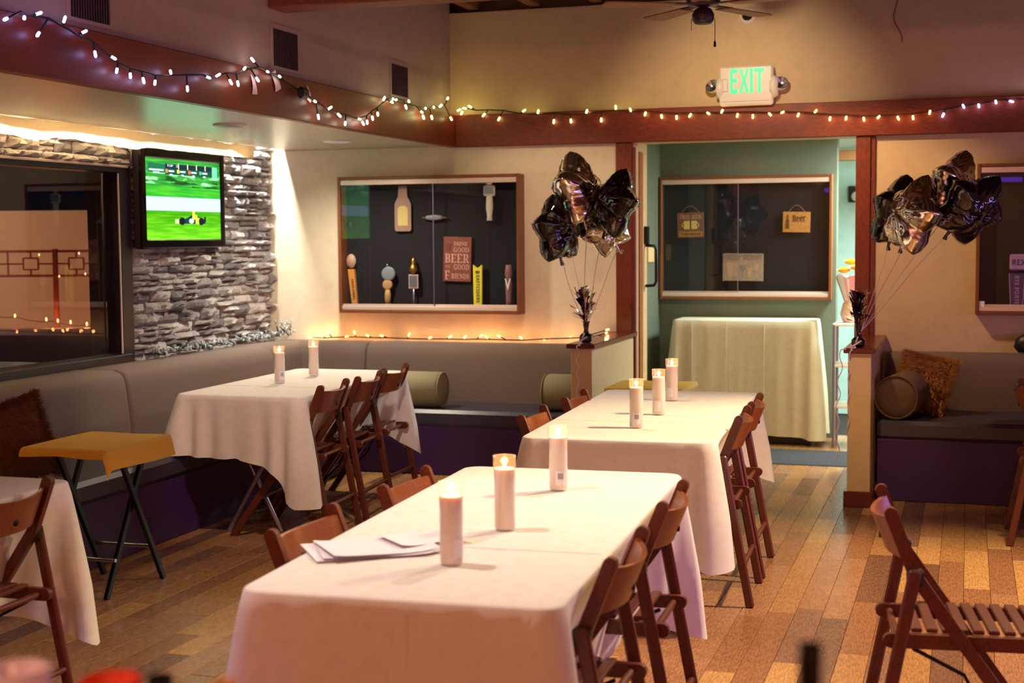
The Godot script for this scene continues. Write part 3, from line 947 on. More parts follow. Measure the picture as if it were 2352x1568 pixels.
func cloth_mesh(w: float, l: float, drop: float, tips: Array, rad: float, seed_: int, fold := 0.05, out0 := 0.0, tuck := 0.0) -> ArrayMesh:
	var st := new_st(true)
	var n := FastNoiseLite.new()
	n.seed = seed_
	n.frequency = 1.0
	var per := []          # [point, outward, corner weight, pinch weight, arc]
	var cs := [Vector2(1, 1), Vector2(-1, 1), Vector2(-1, -1), Vector2(1, -1)]
	var raw := []
	var hw := w * 0.5
	var hl := l * 0.5
	for q in 4:
		var c := Vector2(cs[q].x * (hw - rad), cs[q].y * (hl - rad))
		var a0: float = [0.0, 90.0, 180.0, 270.0][q]
		for i in 11:
			var a := deg_to_rad(a0 + 90.0 * i / 10.0)
			raw.append([c + Vector2(cos(a), sin(a)) * rad, Vector2(cos(a), sin(a))])
		var nxt := Vector2(cs[(q + 1) % 4].x * (hw - rad), cs[(q + 1) % 4].y * (hl - rad))
		var a1 := deg_to_rad(a0 + 90.0)
		var nn := Vector2(cos(a1), sin(a1))
		var p0 := c + nn * rad
		var p1 := nxt + nn * rad
		var m := int(p0.distance_to(p1) / 0.02)
		for i in range(1, m): raw.append([p0.lerp(p1, float(i) / m), nn])
	for e in raw:
		var p: Vector2 = e[0]
		var d := Vector2(hw - absf(p.x), hl - absf(p.y))
		var far := maxf(0, d.x) + maxf(0, d.y) - rad * 0.58
		var which := 0 if p.x > 0 and p.y > 0 else 1 if p.y > 0 else 2 if p.x < 0 else 3
		per.append([p, e[1], exp(-pow(maxf(far, 0) / 0.1, 2)), exp(-pow(maxf(far, 0) / 0.17, 2)) * cos(maxf(far, 0) * TAU / 0.125), tips[which], exp(-maxf(far - 0.01, 0) / 0.085)])
	var rings := []
	for f in [0.0, 0.35, 0.7, 0.93]:
		var ring := []
		for e in per: ring.append(Vector3(e[0].x * f, 0, e[0].y * f))
		rings.append(ring)
	var edge := [[0.985, 0.0, 0.0], [1.0, -0.0015, 0.0], [1.0, -0.006, 0.005]]
	for g in edge:
		var ring := []
		for e in per:
			var q: Vector2 = e[0] * g[0] + e[1] * g[2]
			ring.append(Vector3(q.x, g[1], q.y))
		rings.append(ring)
	var steps := 14
	for k in range(1, steps + 1):
		var f := float(k) / steps
		var ring := []
		for e in per:
			var c: float = e[2]
			var wob := n.get_noise_2d(e[0].x * 3.1 + 5, e[0].y * 3.1) 
			var wob2 := n.get_noise_2d(e[0].x * 9.0, e[0].y * 9.0 + 3)
			var dep: float = f * (drop + (e[4] - drop) * e[5] + 0.012 * wob)
			var off: float = 0.007 + f * (out0 + 0.018 + 0.022 * wob + 0.008 * wob2) + c * fold * pow(f, 0.85) + e[3] * 0.026 * minf(1.0, f * 1.6) - tuck * pow(f, 0.8) * maxf(0.0, e[1].x) * (1.0 - c)
			var q: Vector2 = e[0] + e[1] * off
			ring.append(Vector3(q.x, -0.006 - dep, q.y))
		rings.append(ring)
	var N := per.size()
	for i in range(1, rings.size()):
		for j in N:
			var k := (j + 1) % N
			if i == 1: tri(st, rings[0][0], rings[1][k], rings[1][j])
			else: quad(st, rings[i - 1][j], rings[i - 1][k], rings[i][k], rings[i][j])
	return mesh_of(st)

func crease(parent: Node, a: Vector3, b: Vector3, m: Material) -> void:
	var st := new_st(true)
	var pts := []
	for i in 9: pts.append(a.lerp(b, i / 8.0))
	tube(st, pts, 0.0028, 6)
	obj("fold_crease", st, m, parent)

func build_tables() -> void:
	# [label words, centre, turn, width, length, drop, tip]
	var rows := [
		["front long table in the middle of the room", Vector3(-1.254, 0, -3.81), 2.6, 0.76, 1.83, 0.46, [0.6, 0.6, 0.56, 0.56], 11],
		["rear long table nearer the doorway", Vector3(-1.366, 0, -6.39), 2.8, 0.78, 1.86, 0.37, [0.5, 0.5, 0.46, 0.46], 12],
		["shorter table by the window banquette", Vector3(-3.6, 0, -7.28), 1.0, 0.72, 1.5, 0.325, [0.56, 0.31, 0.31, 0.5], 13],
		["table cut off by the left edge of the view", Vector3(-3.24, 0, -3.16), 0.0, 0.75, 1.83, 0.4, [0.56, 0.56, 0.5, 0.56], 14],
		["table mostly outside the right edge of the view", Vector3(0.83, 0, -7.75), 0.0, 0.76, 1.5, 0.4, [0.5, 0.5, 0.5, 0.5], 15]]
	for q in rows:
		folding_table("folding table under the " + q[0], q[1], q[2], q[3] - 0.02, q[4] - 0.02)
		var t := thing("tablecloth", "off white tablecloth draped over the " + q[0], "tablecloth", q[1] + Vector3(0, 0.746, 0), q[2], "white tablecloths")
		part("cloth", cloth_mesh(q[3], q[4], q[5], q[6], 0.055, q[7], 0.05, 0.0, 0.0 if q[7] == 15 else 0.155), M["cloth_white"], t)
		crease(t, Vector3(-q[3] * 0.48, -0.0008, q[4] * 0.2), Vector3(q[3] * 0.48, -0.0008, q[4] * 0.2), M["cloth_white"])
		if q[7] == 11: crease(t, Vector3(0.035, -0.03, q[4] * 0.5 + 0.009), Vector3(0.04, -0.5, q[4] * 0.5 + 0.024), M["cloth_white"])
	# the counter in the nook
	var st := new_st()
	span(st, Vector3(-2.1, 0, -11.0), Vector3(-1.08, 0.915, -10.62), 0.01)
	var ct := obj("counter", st, M["black_frame"], self)
	tag(ct, "dark counter hidden under the cloth in the nook", "counter")
	var c := thing("tablecloth", "cream cloth hanging to the floor over the counter in the nook", "tablecloth", Vector3(-1.59, 0.922, -10.79), 0, "white tablecloths")
	part("cloth", cloth_mesh(1.05, 0.39, 0.85, [0.87, 0.87, 0.87, 0.87], 0.03, 21, 0.03, 0.01), M["cloth_cream"], c)
	for x in [-0.38, -0.12, 0.16]: crease(c, Vector3(x, -0.02, 0.209), Vector3(x + 0.01, -0.84, 0.262), M["cloth_cream"])
	tray_table("black folding tray table with a yellow cloth beside the window banquette", Vector3(-3.69, 0, -5.44), 0, 0.42, 0.52, true)
	tray_table("black folding tray table with a yellow cloth behind the rear long table", Vector3(-1.8, 0, -8.38), 0, 0.46, 0.5, false)

func tray_table(label: String, at: Vector3, turn: float, w: float, l: float, deep: bool) -> void:
	var t := thing("tray_table", label, "table", at, turn, "folding tray tables")
	var st := new_st()
	box(st, Vector3(0, 0.645, 0), Vector3(w - 0.02, 0.018, l - 0.02), 0.005)
	obj("tabletop", st, M["black_plastic"], t)
	for x in [-0.14, w * 0.5 - 0.035]:
		for k in [-1, 1]:
			st = new_st()
			bar(st, Vector3(x + k * 0.012, 0.635, k * (l * 0.5 - 0.13)), Vector3(x + k * 0.012, 0.0, -k * (l * 0.5 - 0.05)), 0.02, 0.028, Vector3.RIGHT, 0.003)
			obj("leg", st, M["black_metal"], t)
	for k in [-1, 1]:
		st = new_st(true)
		tube(st, [Vector3(-0.14, 0.16, k * (l * 0.5 - 0.11)), Vector3(w * 0.5 - 0.035, 0.16, k * (l * 0.5 - 0.11))], 0.009, 8)
		obj("stretcher", st, M["steel"], t)
	var c := thing("yellow_cloth", "yellow cloth spread over the " + ("tray table beside the window banquette" if deep else "tray table behind the rear long table"), "tablecloth", at + Vector3(0, 0.658, 0), turn, "yellow cloths")
	var n := 22
	var hw := w * 0.5
	var hl := l * 0.5
	# a square cloth shifted toward one corner, hanging over two edges
	var F := func(u: float, v: float) -> Vector3:
		var x := lerpf(-hw - 0.005, hw + (0.09 if deep else 0.02), u)
		var z := lerpf(-hl - 0.005, hl + (0.035 if deep else 0.02), v)
		var p := Vector3(x, 0, z)
		var ox := maxf(0, x - hw)
		var oz := maxf(0, z - hl)
		p.y = -ox * 0.95 - oz * 0.9 - 0.35 * minf(ox, oz)
		p.x = minf(x, hw + ox * 0.25)
		p.z = minf(z, hl + oz * 0.4)
		p.y += 0.004 * sin(x * 19 + z * 7) * (0.3 if ox + oz <= 0 else 1.0)
		return p
	st = new_st(true)
	surf(st, func(u, v): return F.call(u, 1 - v), n, n)
	surf(st, func(u, v): return F.call(u, v) + Vector3(0, -0.003, 0), n, n)
	obj("cloth", st, M["cloth_yellow"], c)

# ------------------------------------------------------------------ folding chairs
func make_chair() -> Node3D:
	var t := thing("folding_chair", "chair", "chair", Vector3.ZERO, 0, "wooden folding chairs")
	var wood: Material = M["chair_wood"]
	var Z := func(y: float) -> float: return lerpf(0.235, -0.2, y / 0.615) if y < 0.615 else lerpf(-0.2, -0.272, (y - 0.615) / 0.185)
	for s in [-1, 1]:
		var st := new_st()
		# long member from the top of the back, bent at the pivot, down to the front foot
		var h := 0.018
		var n1 := Vector2(0.615, 0.435).normalized() * h
		var n2 := Vector2(0.185, 0.072).normalized() * h
		var nm := (n1 + n2) * 0.5
		var top := Vector2(-0.266, 0.785)
		var up := Vector2(-0.072, 0.185).normalized()
		var out := PackedVector2Array([Vector2(0.235, 0.0) + Vector2(h * 1.2, 0), Vector2(-0.2, 0.615) + nm])
		for i in 9: out.append(top + n2 * cos(PI * i / 8.0) + up * h * sin(PI * i / 8.0))
		out.append(Vector2(-0.2, 0.615) - nm); out.append(Vector2(0.235, 0.0) - Vector2(h * 1.2, 0))
		prism(st, out, 0.022, Transform3D(Basis(Vector3(0, 0, 1), Vector3.UP, Vector3(-1, 0, 0)), Vector3(s * 0.187 + 0.011, 0, 0)))
		obj("post", st, wood, t)
		st = new_st()
		bar(st, Vector3(s * 0.212, 0.635, -0.2), Vector3(s * 0.216, 0.0, -0.32), 0.022, 0.036, Vector3.RIGHT, 0.006)
		obj("rear_leg", st, wood, t)
		st = new_st()
		var rail := PackedVector2Array()
		for i in 9: rail.append(Vector2(-0.262 - 0.02 * sin(PI * i / 8.0), 0.425 + 0.02 * cos(PI * i / 8.0)))
		rail.append(Vector2(0.16, 0.405)); rail.append(Vector2(0.16, 0.445))
		prism(st, rail, 0.02, Transform3D(Basis(Vector3(0, 0, 1), Vector3.UP, Vector3(-1, 0, 0)), Vector3(s * 0.164 + 0.01, 0, 0)))
		obj("seat_rail", st, wood, t)
		st = new_st()
		box(st, Vector3(s * 0.2, 0.613, -0.2), Vector3(0.036, 0.045, 0.046), 0.008)
		obj("bracket", st, M["black_plastic"], t)
	var sm := box_mesh(Vector3(0.31, 0.013, 0.03), 0.003)
	for i in 9: part("slat", sm, wood, t, Transform3D(Basis.IDENTITY, Vector3(0, 0.452, -0.19 + i * 0.0415)))
	# curved back panel
	var st := new_st(true)
	var F := func(u: float, v: float, side: float) -> Vector3:
		var x := (u - 0.5) * 0.352
		var top := 0.772 - 0.012 * (1 - pow(2 * u - 1, 2))
		var y := lerpf(0.652, top, v)
		var z: float = Z.call(y) - 0.052 * (1 - pow(2 * u - 1, 2)) + 0.006
		return Vector3(x, y, z + side * 0.0065)
	surf(st, func(u, v): return F.call(u, v, 1.0), 16, 4)
	surf(st, func(u, v): return F.call(1 - u, v, -1.0), 16, 4)
	for i in 16:
		var a := i / 16.0
		var b := (i + 1) / 16.0
		st.set_smooth_group(1)
		quad(st, F.call(a, 1.0, 1.0), F.call(b, 1.0, 1.0), F.call(b, 1.0, -1.0), F.call(a, 1.0, -1.0))
		quad(st, F.call(b, 0.0, 1.0), F.call(a, 0.0, 1.0), F.call(a, 0.0, -1.0), F.call(b, 0.0, -1.0))
	var bp := obj("backrest", st, M["chair_panel"], t)
	st = new_st(true)
	var hz: float = F.call(0.5, 0.35, 0.0).z
	lathe(st, [Vector2(0, -0.0095), Vector2(0.011, -0.0095), Vector2(0.011, 0.0095), Vector2(0, 0.0095)], 14, Transform3D(Basis(Vector3.RIGHT, PI / 2), Vector3(0, F.call(0.5, 0.35, 0.0).y, hz)))
	obj("finger_hole_plug", st, M["hole_black"], bp)  # dark plug painted as the shade of a hole, none is cut
	for d in [[0.425, -0.242, 0.21], [0.17, -0.29, 0.21]]:
		st = new_st(true)
		tube(st, [Vector3(-d[2], d[0], d[1]), Vector3(d[2], d[0], d[1])], 0.011, 8)
		obj("stretcher", st, wood, t)
	st = new_st(true)
	tube(st, [Vector3(-0.18, 0.2, Z.call(0.2)), Vector3(0.18, 0.2, Z.call(0.2))], 0.01, 8)
	obj("stretcher", st, wood, t)
	st = new_st(true)
	tube(st, [Vector3(-0.15, 0.4, -0.2), Vector3(-0.15, 0.33, -0.06), Vector3(-0.15, 0.25, -0.02), Vector3(-0.15, 0.14, 0.1)], 0.006, 6)
	obj("brace", st, M["black_metal"], t)
	return t

func build_chairs() -> void:
	var spots := [
		[-1.44, -3.46, 90, "orange brown folding chair left of the front table, nearer the papers"],
		[-1.425, -4.16, 91, "orange brown folding chair left of the front table, farther from the papers"],
		[-1.53, -5.9, 92, "orange brown folding chair left of the rear table, at its front corner"],
		[-1.53, -6.59, 91, "orange brown folding chair left of the rear table, beside the half wall"],
		[-1.055, -3.38, -89, "dark folding chair right of the front table, at its front corner"],
		[-1.085, -4.1, -88, "dark folding chair right of the front table, at its far corner"],
		[-1.175, -6.07, -87, "dark folding chair right of the rear table, at its front half"],
		[-1.195, -6.6, -88, "dark folding chair right of the rear table, nearer the covered counter"],
		[-3.43, -6.78, -86, "dark folding chair at the banquette table, nearest of the three"],
		[-3.435, -7.26, -86, "dark folding chair at the banquette table, middle of the three"],
		[-3.48, -7.76, -88, "dark folding chair at the banquette table, beside the pale bolster"],
		[-3.05, -3.64, -90, "dark folding chair cut off by the left edge of the view"],
		[0.05, -4.22, 97, "dark folding chair standing alone on the open floor at right"],
		[0.54, -7.62, 90, "dark folding chair cut off by the right edge near the dark banquette"]]
	var first := make_chair()
	for i in spots.size():
		var s = spots[i]
		if i == 0:
			first.position = Vector3(s[0], 0, s[1])
			first.rotation.y = deg_to_rad(s[2])
			first.set_meta("label", s[3])
		else:
			copy(first, s[3], Vector3(s[0], 0, s[1]), s[2])

# ------------------------------------------------------------------ candles
func build_candles() -> void:
	var rows := [
		[-1.203, -3.252, 62, false, "lit white jar candle on the front table, nearest, beside the papers"],
		[-1.204, -3.681, 200, false, "lit white jar candle on the front table, middle of its three"],
		[-1.23, -4.311, 30, true, "lit white jar candle with a barcode label at the far end of the front table"],
		[-1.32, -5.829, 15, true, "lit white jar candle with a barcode label nearest on the rear table"],
		[-1.32, -6.285, -5, false, "lit white jar candle in the middle of the rear table"],
		[-1.371, -6.838, -10, false, "lit white jar candle farthest back on the rear table"],
		[-3.663, -7.16, 55, true, "lit white jar candle on the banquette table, nearer one"],
		[-3.664, -7.599, 200, false, "lit white jar candle on the banquette table, farther one"]]
	for q in rows:
		var t := thing("jar_candle", q[4], "candle", Vector3(q[0], 0.7475, q[1]), 0, "white jar candles")
		var st := new_st(true)
		lathe(st, [Vector2(0.0, 0.0), Vector2(0.026, 0.0), Vector2(0.0295, 0.004), Vector2(0.0295, 0.17), Vector2(0.0315, 0.18), Vector2(0.0305, 0.2), Vector2(0.0315, 0.205)], 28)
		var jar := obj("glass_jar", st, M["glass"], t)
		st = new_st(true)
		var pts := []
		for i in 25: pts.append(Vector3(cos(TAU * i / 24) * 0.031, 0.2045, sin(TAU * i / 24) * 0.031))
		tube(st, pts, 0.0016, 6, true)
		obj("rim", st, M["glass"], jar)
		st = new_st(true)
		lathe(st, [Vector2(0.0, 0.006), Vector2(0.0275, 0.006), Vector2(0.0285, 0.01), Vector2(0.0285, 0.168), Vector2(0.027, 0.1715), Vector2(0.02, 0.169), Vector2(0.0, 0.166)], 28)
		obj("wax", st, M["wax"], t)
		st = new_st(true)
		tube(st, [Vector3(0, 0.164, 0), Vector3(0.001, 0.172, 0), Vector3(0.002, 0.178, 0)], 0.001, 6)
		obj("wick", st, M["hole_black"], t)
		st = new_st(true)
		lathe(st, [Vector2(0.0, 0.174), Vector2(0.0035, 0.177), Vector2(0.0055, 0.183), Vector2(0.0045, 0.19), Vector2(0.002, 0.198), Vector2(0.0, 0.204)], 12)
		obj("flame", st, M["flame"], t)
		omni(t, Vector3(0, 0.187, 0), 0.02, Color(1, 0.66, 0.36), 0.004)
		# paper label
		var a0 := deg_to_rad(float(q[2]))
		var L := func(u: float, v: float, rr: float) -> Vector3:
			var a := a0 + (u - 0.5) * 1.1
			return Vector3(sin(a) * rr, lerpf(0.02, 0.066, v), cos(a) * rr)
		st = new_st(true)
		surf(st, func(u, v): return L.call(u, v, 0.0299), 8, 1)
		var lab := obj("label", st, M["paper"], t)
		if q[3]:
			st = new_st()
			for i in 9:
				var u0 := 0.2 + i * 0.066
				var du := 0.02 + 0.022 * ((i * 7) % 3) / 2.0
				quad(st, L.call(u0, 0.42, 0.0302), L.call(u0 + du, 0.42, 0.0302), L.call(u0 + du, 0.84, 0.0302), L.call(u0, 0.84, 0.0302))
			obj("barcode", st, M["ink"], lab)

# ------------------------------------------------------------------ display cases
func case(label: String, x0: float, x1: float, y0: float, y1: float, zb: float, depth: float, split: float) -> void:
	var t := thing("display_case", label, "display case", Vector3((x0 + x1) * 0.5, y0, zb), 0, "glass display cases")
	var w := x1 - x0
	var h := y1 - y0
	var f := 0.022
	var m: Material = M["case_wood"]
	for b in [[Vector3(-w * 0.5, 0, 0), Vector3(-w * 0.5 + f, h, depth)], [Vector3(w * 0.5 - f, 0, 0), Vector3(w * 0.5, h, depth)], [Vector3(-w * 0.5 + f, h - f, 0), Vector3(w * 0.5 - f, h, depth)], [Vector3(-w * 0.5 + f, 0, 0), Vector3(w * 0.5 - f, f, depth)]]:
		var st := new_st()
		span(st, b[0], b[1], 0.003)
		obj("frame", st, m, t)
	var st := new_st()
	span(st, Vector3(-w * 0.5 + f, f, 0.002), Vector3(w * 0.5 - f, h - f, 0.012))
	obj("back_panel", st, M["case_back"], t)
	st = new_st()
	span(st, Vector3(-w * 0.5 + f, f, depth - 0.03), Vector3(w * 0.5 - f, f + 0.028, depth - 0.004), 0.003)
	span(st, Vector3(-w * 0.5 + f, f + 0.028, depth - 0.028), Vector3(w * 0.5 - f, f + 0.042, depth - 0.02), 0.002)
	obj("lower_track", st, M["rail_metal"], t)
	st = new_st()
	span(st, Vector3(-w * 0.5 + f, h - f - 0.036, depth - 0.03), Vector3(w * 0.5 - f, h - f, depth - 0.004), 0.003)
	obj("upper_track", st, M["rail_metal"], t)
	var xs := -w * 0.5 + w * split
	for p in [[-w * 0.5 + f, xs + 0.02, depth - 0.013], [xs - 0.02, w * 0.5 - f, depth - 0.022]]:
		st = new_st()
		quad(st, Vector3(p[0], f + 0.02, p[2]), Vector3(p[1], f + 0.02, p[2]), Vector3(p[1], h - f - 0.02, p[2]), Vector3(p[0], h - f - 0.02, p[2]))
		obj("sliding_pane", st, M["pane"], t)
	st = new_st()
	span(st, Vector3(xs + 0.016, f + 0.03, depth - 0.016), Vector3(xs + 0.02, h - f - 0.03, depth - 0.009))
	obj("pane_edge", st, M["grey_metal"], t)

func slab(called: String, label: String, cat: String, at: Vector3, w: float, h: float, d: float, col: Color, turn := 0.0) -> Node3D:
	var t := thing(called, label, cat, at)
	t.rotation.z = turn
	var st := new_st()
	box(st, Vector3(0, 0, d * 0.5), Vector3(w, h, d), 0.002)
	obj("board", st, tri_tex(mat(label, col, 0.6), (M["case_wood"] as StandardMaterial3D).albedo_texture, Vector3(4, 4, 4), false), t)
	return t

func handle(label: String, at: Vector3, prof: Array, m: Material, group := "tap handles in the left case") -> Node3D:
	var t := thing("tap_handle", label, "tap handle", at, 0, group)
	var st := new_st(true)
	lathe(st, prof, 18, Transform3D(Basis.from_scale(Vector3(1, 1, 0.7)), Vector3.ZERO))
	obj("grip", st, m, t)
	return t

func build_cases() -> void:
	case("wide glass display case of tap handles on the rear wall above the banquette", -4.268, -2.915, 1.024, 1.985, ZB, 0.12, 0.52)
	case("glass display case with three hanging signs on the green nook wall", -2.3, -0.978, 1.06, 2.01, -11.05, 0.08, 0.45)
	case("glass display case at the right edge of the rear wall", 0.048, 1.4, 1.05, 1.984, ZB, 0.1, 0.5)
	var z := -9.375
	# bottle shaped board
	var t := thing("bottle_sign", "brown bottle shaped board with a pale label, upper left in the tap handle case", "sign", Vector3(-3.803, 1.6, z))
	var half := [Vector2(0.0, 0.0), Vector2(0.052, 0.0), Vector2(0.062, 0.012), Vector2(0.062, 0.19), Vector2(0.052, 0.215), Vector2(0.036, 0.24), Vector2(0.03, 0.318), Vector2(0.0, 0.318)]
	var poly := PackedVector2Array(half)
	for i in range(half.size() - 2, 0, -1): poly.append(Vector2(-half[i].x, half[i].y))
	var st := new_st()
	prism(st, poly, 0.012)
	obj("board", st, mat("bottle_brown", C8(150, 118, 104), 0.5), t)
	var lp := PackedVector2Array([Vector2(-0.038, 0.04), Vector2(0.038, 0.04), Vector2(0.038, 0.15)])
	for i in range(1, 9): lp.append(Vector2(0.038 * cos(PI * i / 9.0), 0.15 + 0.03 * sin(PI * i / 9.0)))
	lp.append(Vector2(-0.038, 0.15))
	st = new_st()
	prism(st, lp, 0.002, Transform3D(Basis.IDENTITY, Vector3(0, 0, 0.012)))
	obj("label", st, mat("label_gold", C8(196, 176, 112), 0.5), t)
	# handles
	t = handle("white tap handle with a square head, upper right in the tap handle case", Vector3(-3.15, 1.668, z + 0.03), [Vector2(0, 0), Vector2(0.022, 0), Vector2(0.018, 0.03), Vector2(0.027, 0.09), Vector2(0.024, 0.15), Vector2(0.02, 0.17), Vector2(0, 0.17)], mat("handle_white", C8(206, 206, 200), 0.35))
	st = new_st()
	box(st, Vector3(0, 0.205, 0), Vector3(0.082, 0.075, 0.03), 0.008)
	box(st, Vector3(0, 0.255, 0), Vector3(0.04, 0.03, 0.02), 0.01)
	obj("head", st, M["handle_white"], t)
	st = new_st()
	box(st, Vector3(0, 0.208, 0.016), Vector3(0.066, 0.052, 0.003), 0.001)
	obj("badge", st, mat("badge_grey", C8(120, 130, 140), 0.5), t)
	t = thing("surfboard_handle", "small surfboard shaped handle lying level in the tap handle case", "tap handle", Vector3(-3.563, 1.694, z))
	st = new_st(true)
	lathe(st, [Vector2(0, -0.075), Vector2(0.014, -0.055), Vector2(0.02, 0), Vector2(0.014, 0.055), Vector2(0, 0.075)], 16, Transform3D(Basis(Vector3(0, 0, 1), PI / 2) * Basis.from_scale(Vector3(1, 1, 0.4)), Vector3(0, 0, 0.02)))
	obj("board", st, M["badge_grey"], t)
	for s in [-1, 1]:
		st = new_st()
		box(st, Vector3(s * 0.078, 0, 0.02), Vector3(0.026, 0.014, 0.014), 0.005)
		obj("tip", st, M["brass"], t)
	t = slab("beer_sign", "red brown board lettered good beer good friends in the tap handle case", "sign", Vector3(-3.4, 1.402, z), 0.21, 0.312, 0.01, C8(150, 84, 74), -0.03)
	var pale := mat("lettering_pale", C8(196, 150, 140), 0.6)
	for q in [["DRINK", 0.025, 0.108, 0.1, 0.026], ["GOOD", 0.03, 0.066, 0.115, 0.034], ["BEER", 0.0, 0.006, 0.18, 0.062], ["WITH", -0.066, -0.052, 0.036, 0.016], ["GOOD", 0.034, -0.054, 0.115, 0.038], ["F", -0.072, -0.112, 0.034, 0.062], ["RIENDS", 0.026, -0.118, 0.13, 0.034]]:
		fit_words(q[0], q[3], q[4], pale, t, Vector3(q[1], q[2], 0.0112), "Droid Serif")
	st = new_st()
	box(st, Vector3(-0.066, 0.085, 0.011), Vector3(0.04, 0.05, 0.003), 0.001)
	obj("picture", st, mat("dark_red", C8(104, 54, 50), 0.6), t)
	t = thing("yellow_tap_handle", "bright yellow tap handle with a notched top in the tap handle case", "tap handle", Vector3(-3.243, 1.078, z))
	st = new_st()
	prism(st, PackedVector2Array([Vector2(-0.027, 0), Vector2(0.027, 0), Vector2(0.03, 0.02), Vector2(0.033, 0.285), Vector2(0.0, 0.262), Vector2(-0.033, 0.285), Vector2(-0.03, 0.02)]), 0.02, Transform3D(Basis.IDENTITY, Vector3(0, 0, 0.01)))
	obj("handle_body", st, mat("handle_yellow", C8(226, 214, 60), 0.5), t)
	fit_words("EASTCIDERS", 0.19, 0.024, mat("handle_green", C8(84, 96, 30), 0.6), t, Vector3(0.002, 0.118, 0.0312), "Droid Sans", 0.002, -PI / 2)
	st = new_st()
	box(st, Vector3(0, 0.234, 0.031), Vector3(0.03, 0.02, 0.003), 0.001)
	obj("crest", st, M["handle_green"], t)
	t = thing("oval_tap_handle", "amber tap handle with an oval disc on top, left end of the tap handle case", "tap handle", Vector3(-4.178, 1.078, z), 0, "")
	st = new_st()
	prism(st, PackedVector2Array([Vector2(-0.02, 0), Vector2(0.02, 0), Vector2(0.0, 0.255), Vector2(-0.05, 0.255)]), 0.024, Transform3D(Basis.IDENTITY, Vector3(0.004, 0, 0.01)))
	obj("handle_body", st, mat("handle_amber", C8(206, 142, 70), 0.45), t)
	fit_words("SEASONAL", 0.15, 0.018, mat("ink_brown", C8(96, 56, 30), 0.6), t, Vector3(-0.003, 0.11, 0.0352), "Droid Sans", 0.002, -PI / 2 + 0.1)
	st = new_st(true)
	lathe(st, [Vector2(0.0, -0.008), Vector2(0.034, -0.008), Vector2(0.037, 0.0), Vector2(0.034, 0.008), Vector2(0.0, 0.008)], 24, Transform3D(Basis(Vector3.RIGHT, PI / 2) * Basis.from_scale(Vector3(1, 1, 1.4)), Vector3(-0.022, 0.312, 0.022)))
	obj("disc", st, mat("disc_tan", C8(178, 146, 124), 0.5), t)
	t = handle("round medallion tap handle with two discs, second from left in the tap handle case", Vector3(-3.918, 1.078, z + 0.03), [Vector2(0, 0), Vector2(0.02, 0), Vector2(0.024, 0.07), Vector2(0.018, 0.11), Vector2(0, 0.11)], mat("handle_tan", C8(178, 140, 92), 0.5))
	for d in [[0.145, 0.036, "handle_tan", 0.0], [0.222, 0.05, "badge_grey", 0.008]]:
		st = new_st(true)
		lathe(st, [Vector2(0, -0.009), Vector2(d[1], -0.009), Vector2(d[1] * 1.05, 0), Vector2(d[1], 0.009), Vector2(d[1] * 0.8, 0.012), Vector2(0, 0.008)], 24, Transform3D(Basis(Vector3.RIGHT, PI / 2), Vector3(d[3], d[0], 0.0)))
		obj("disc", st, M[d[2]], t)
	st = new_st(true)
	lathe(st, [Vector2(0.008, 0.27), Vector2(0.01, 0.285), Vector2(0, 0.3)], 12)
	obj("finial", st, M["steel"], t)
	t = handle("tap handle with a square plate under a gold figure in the tap handle case", Vector3(-3.72, 1.078, z + 0.03), [Vector2(0, 0), Vector2(0.008, 0), Vector2(0.007, 0.12), Vector2(0, 0.12)], M["grey_metal"])
	st = new_st()
	box(st, Vector3(0, 0.168, 0), Vector3(0.072, 0.1, 0.014), 0.003)
	obj("plate", st, M["rail_metal"], t)
	st = new_st()
	box(st, Vector3(0, 0.168, 0.008), Vector3(0.058, 0.084, 0.003), 0.001)
	obj("print", st, mat("print_grey", C8(96, 96, 100), 0.5), t)
	st = new_st(true)
	lathe(st, [Vector2(0.01, 0.225), Vector2(0.034, 0.245), Vector2(0.03, 0.27), Vector2(0.014, 0.295), Vector2(0.017, 0.31), Vector2(0.008, 0.335), Vector2(0, 0.337)], 14)
	obj("figure", st, M["brass"], t)
	t = handle("dusky purple tap handle at the right end of the tap handle case", Vector3(-3.016, 1.078, z + 0.03), [Vector2(0, 0), Vector2(0.022, 0), Vector2(0.019, 0.05), Vector2(0.025, 0.16), Vector2(0.017, 0.19), Vector2(0.027, 0.215), Vector2(0.024, 0.245), Vector2(0.02, 0.285), Vector2(0, 0.285)], mat("handle_purple", C8(138, 98, 106), 0.5))
	st = new_st()
	prism(st, PackedVector2Array([Vector2(-0.022, 0.19), Vector2(0, 0.11), Vector2(0.022, 0.19), Vector2(0.013, 0.19), Vector2(0, 0.145), Vector2(-0.013, 0.19)]), 0.004, Transform3D(Basis.IDENTITY, Vector3(0, 0, 0.017)))
	obj("collar", st, M["white_plastic"], t)
	# nook case: three hanging boards
	z = -11.02
	t = slab("hanging_sign", "brown hanging board with two mugs, left in the nook case", "sign", Vector3(-2.062, 1.637, z), 0.208, 0.194, 0.01, C8(152, 104, 84), 0.02)
	for q in [["FREE", -0.045, 0.062, 0.075, 0.03], ["BEER", 0.048, 0.062, 0.075, 0.03]]: fit_words(q[0], q[3], q[4], M["lettering_pale"], t, Vector3(q[1], q[2], 0.0112), "Droid Serif", 0.002, 0.1 if q[1] > 0 else -0.06)
	st = new_st()
	box(st, Vector3(0, -0.07, 0.011), Vector3(0.18, 0.036, 0.003), 0.001)
	obj("strip", st, mat("sign_amber", C8(206, 150, 70), 0.6), t)
	fit_words("TOMORROW", 0.165, 0.024, M["ink_brown"], t, Vector3(0, -0.07, 0.0135))
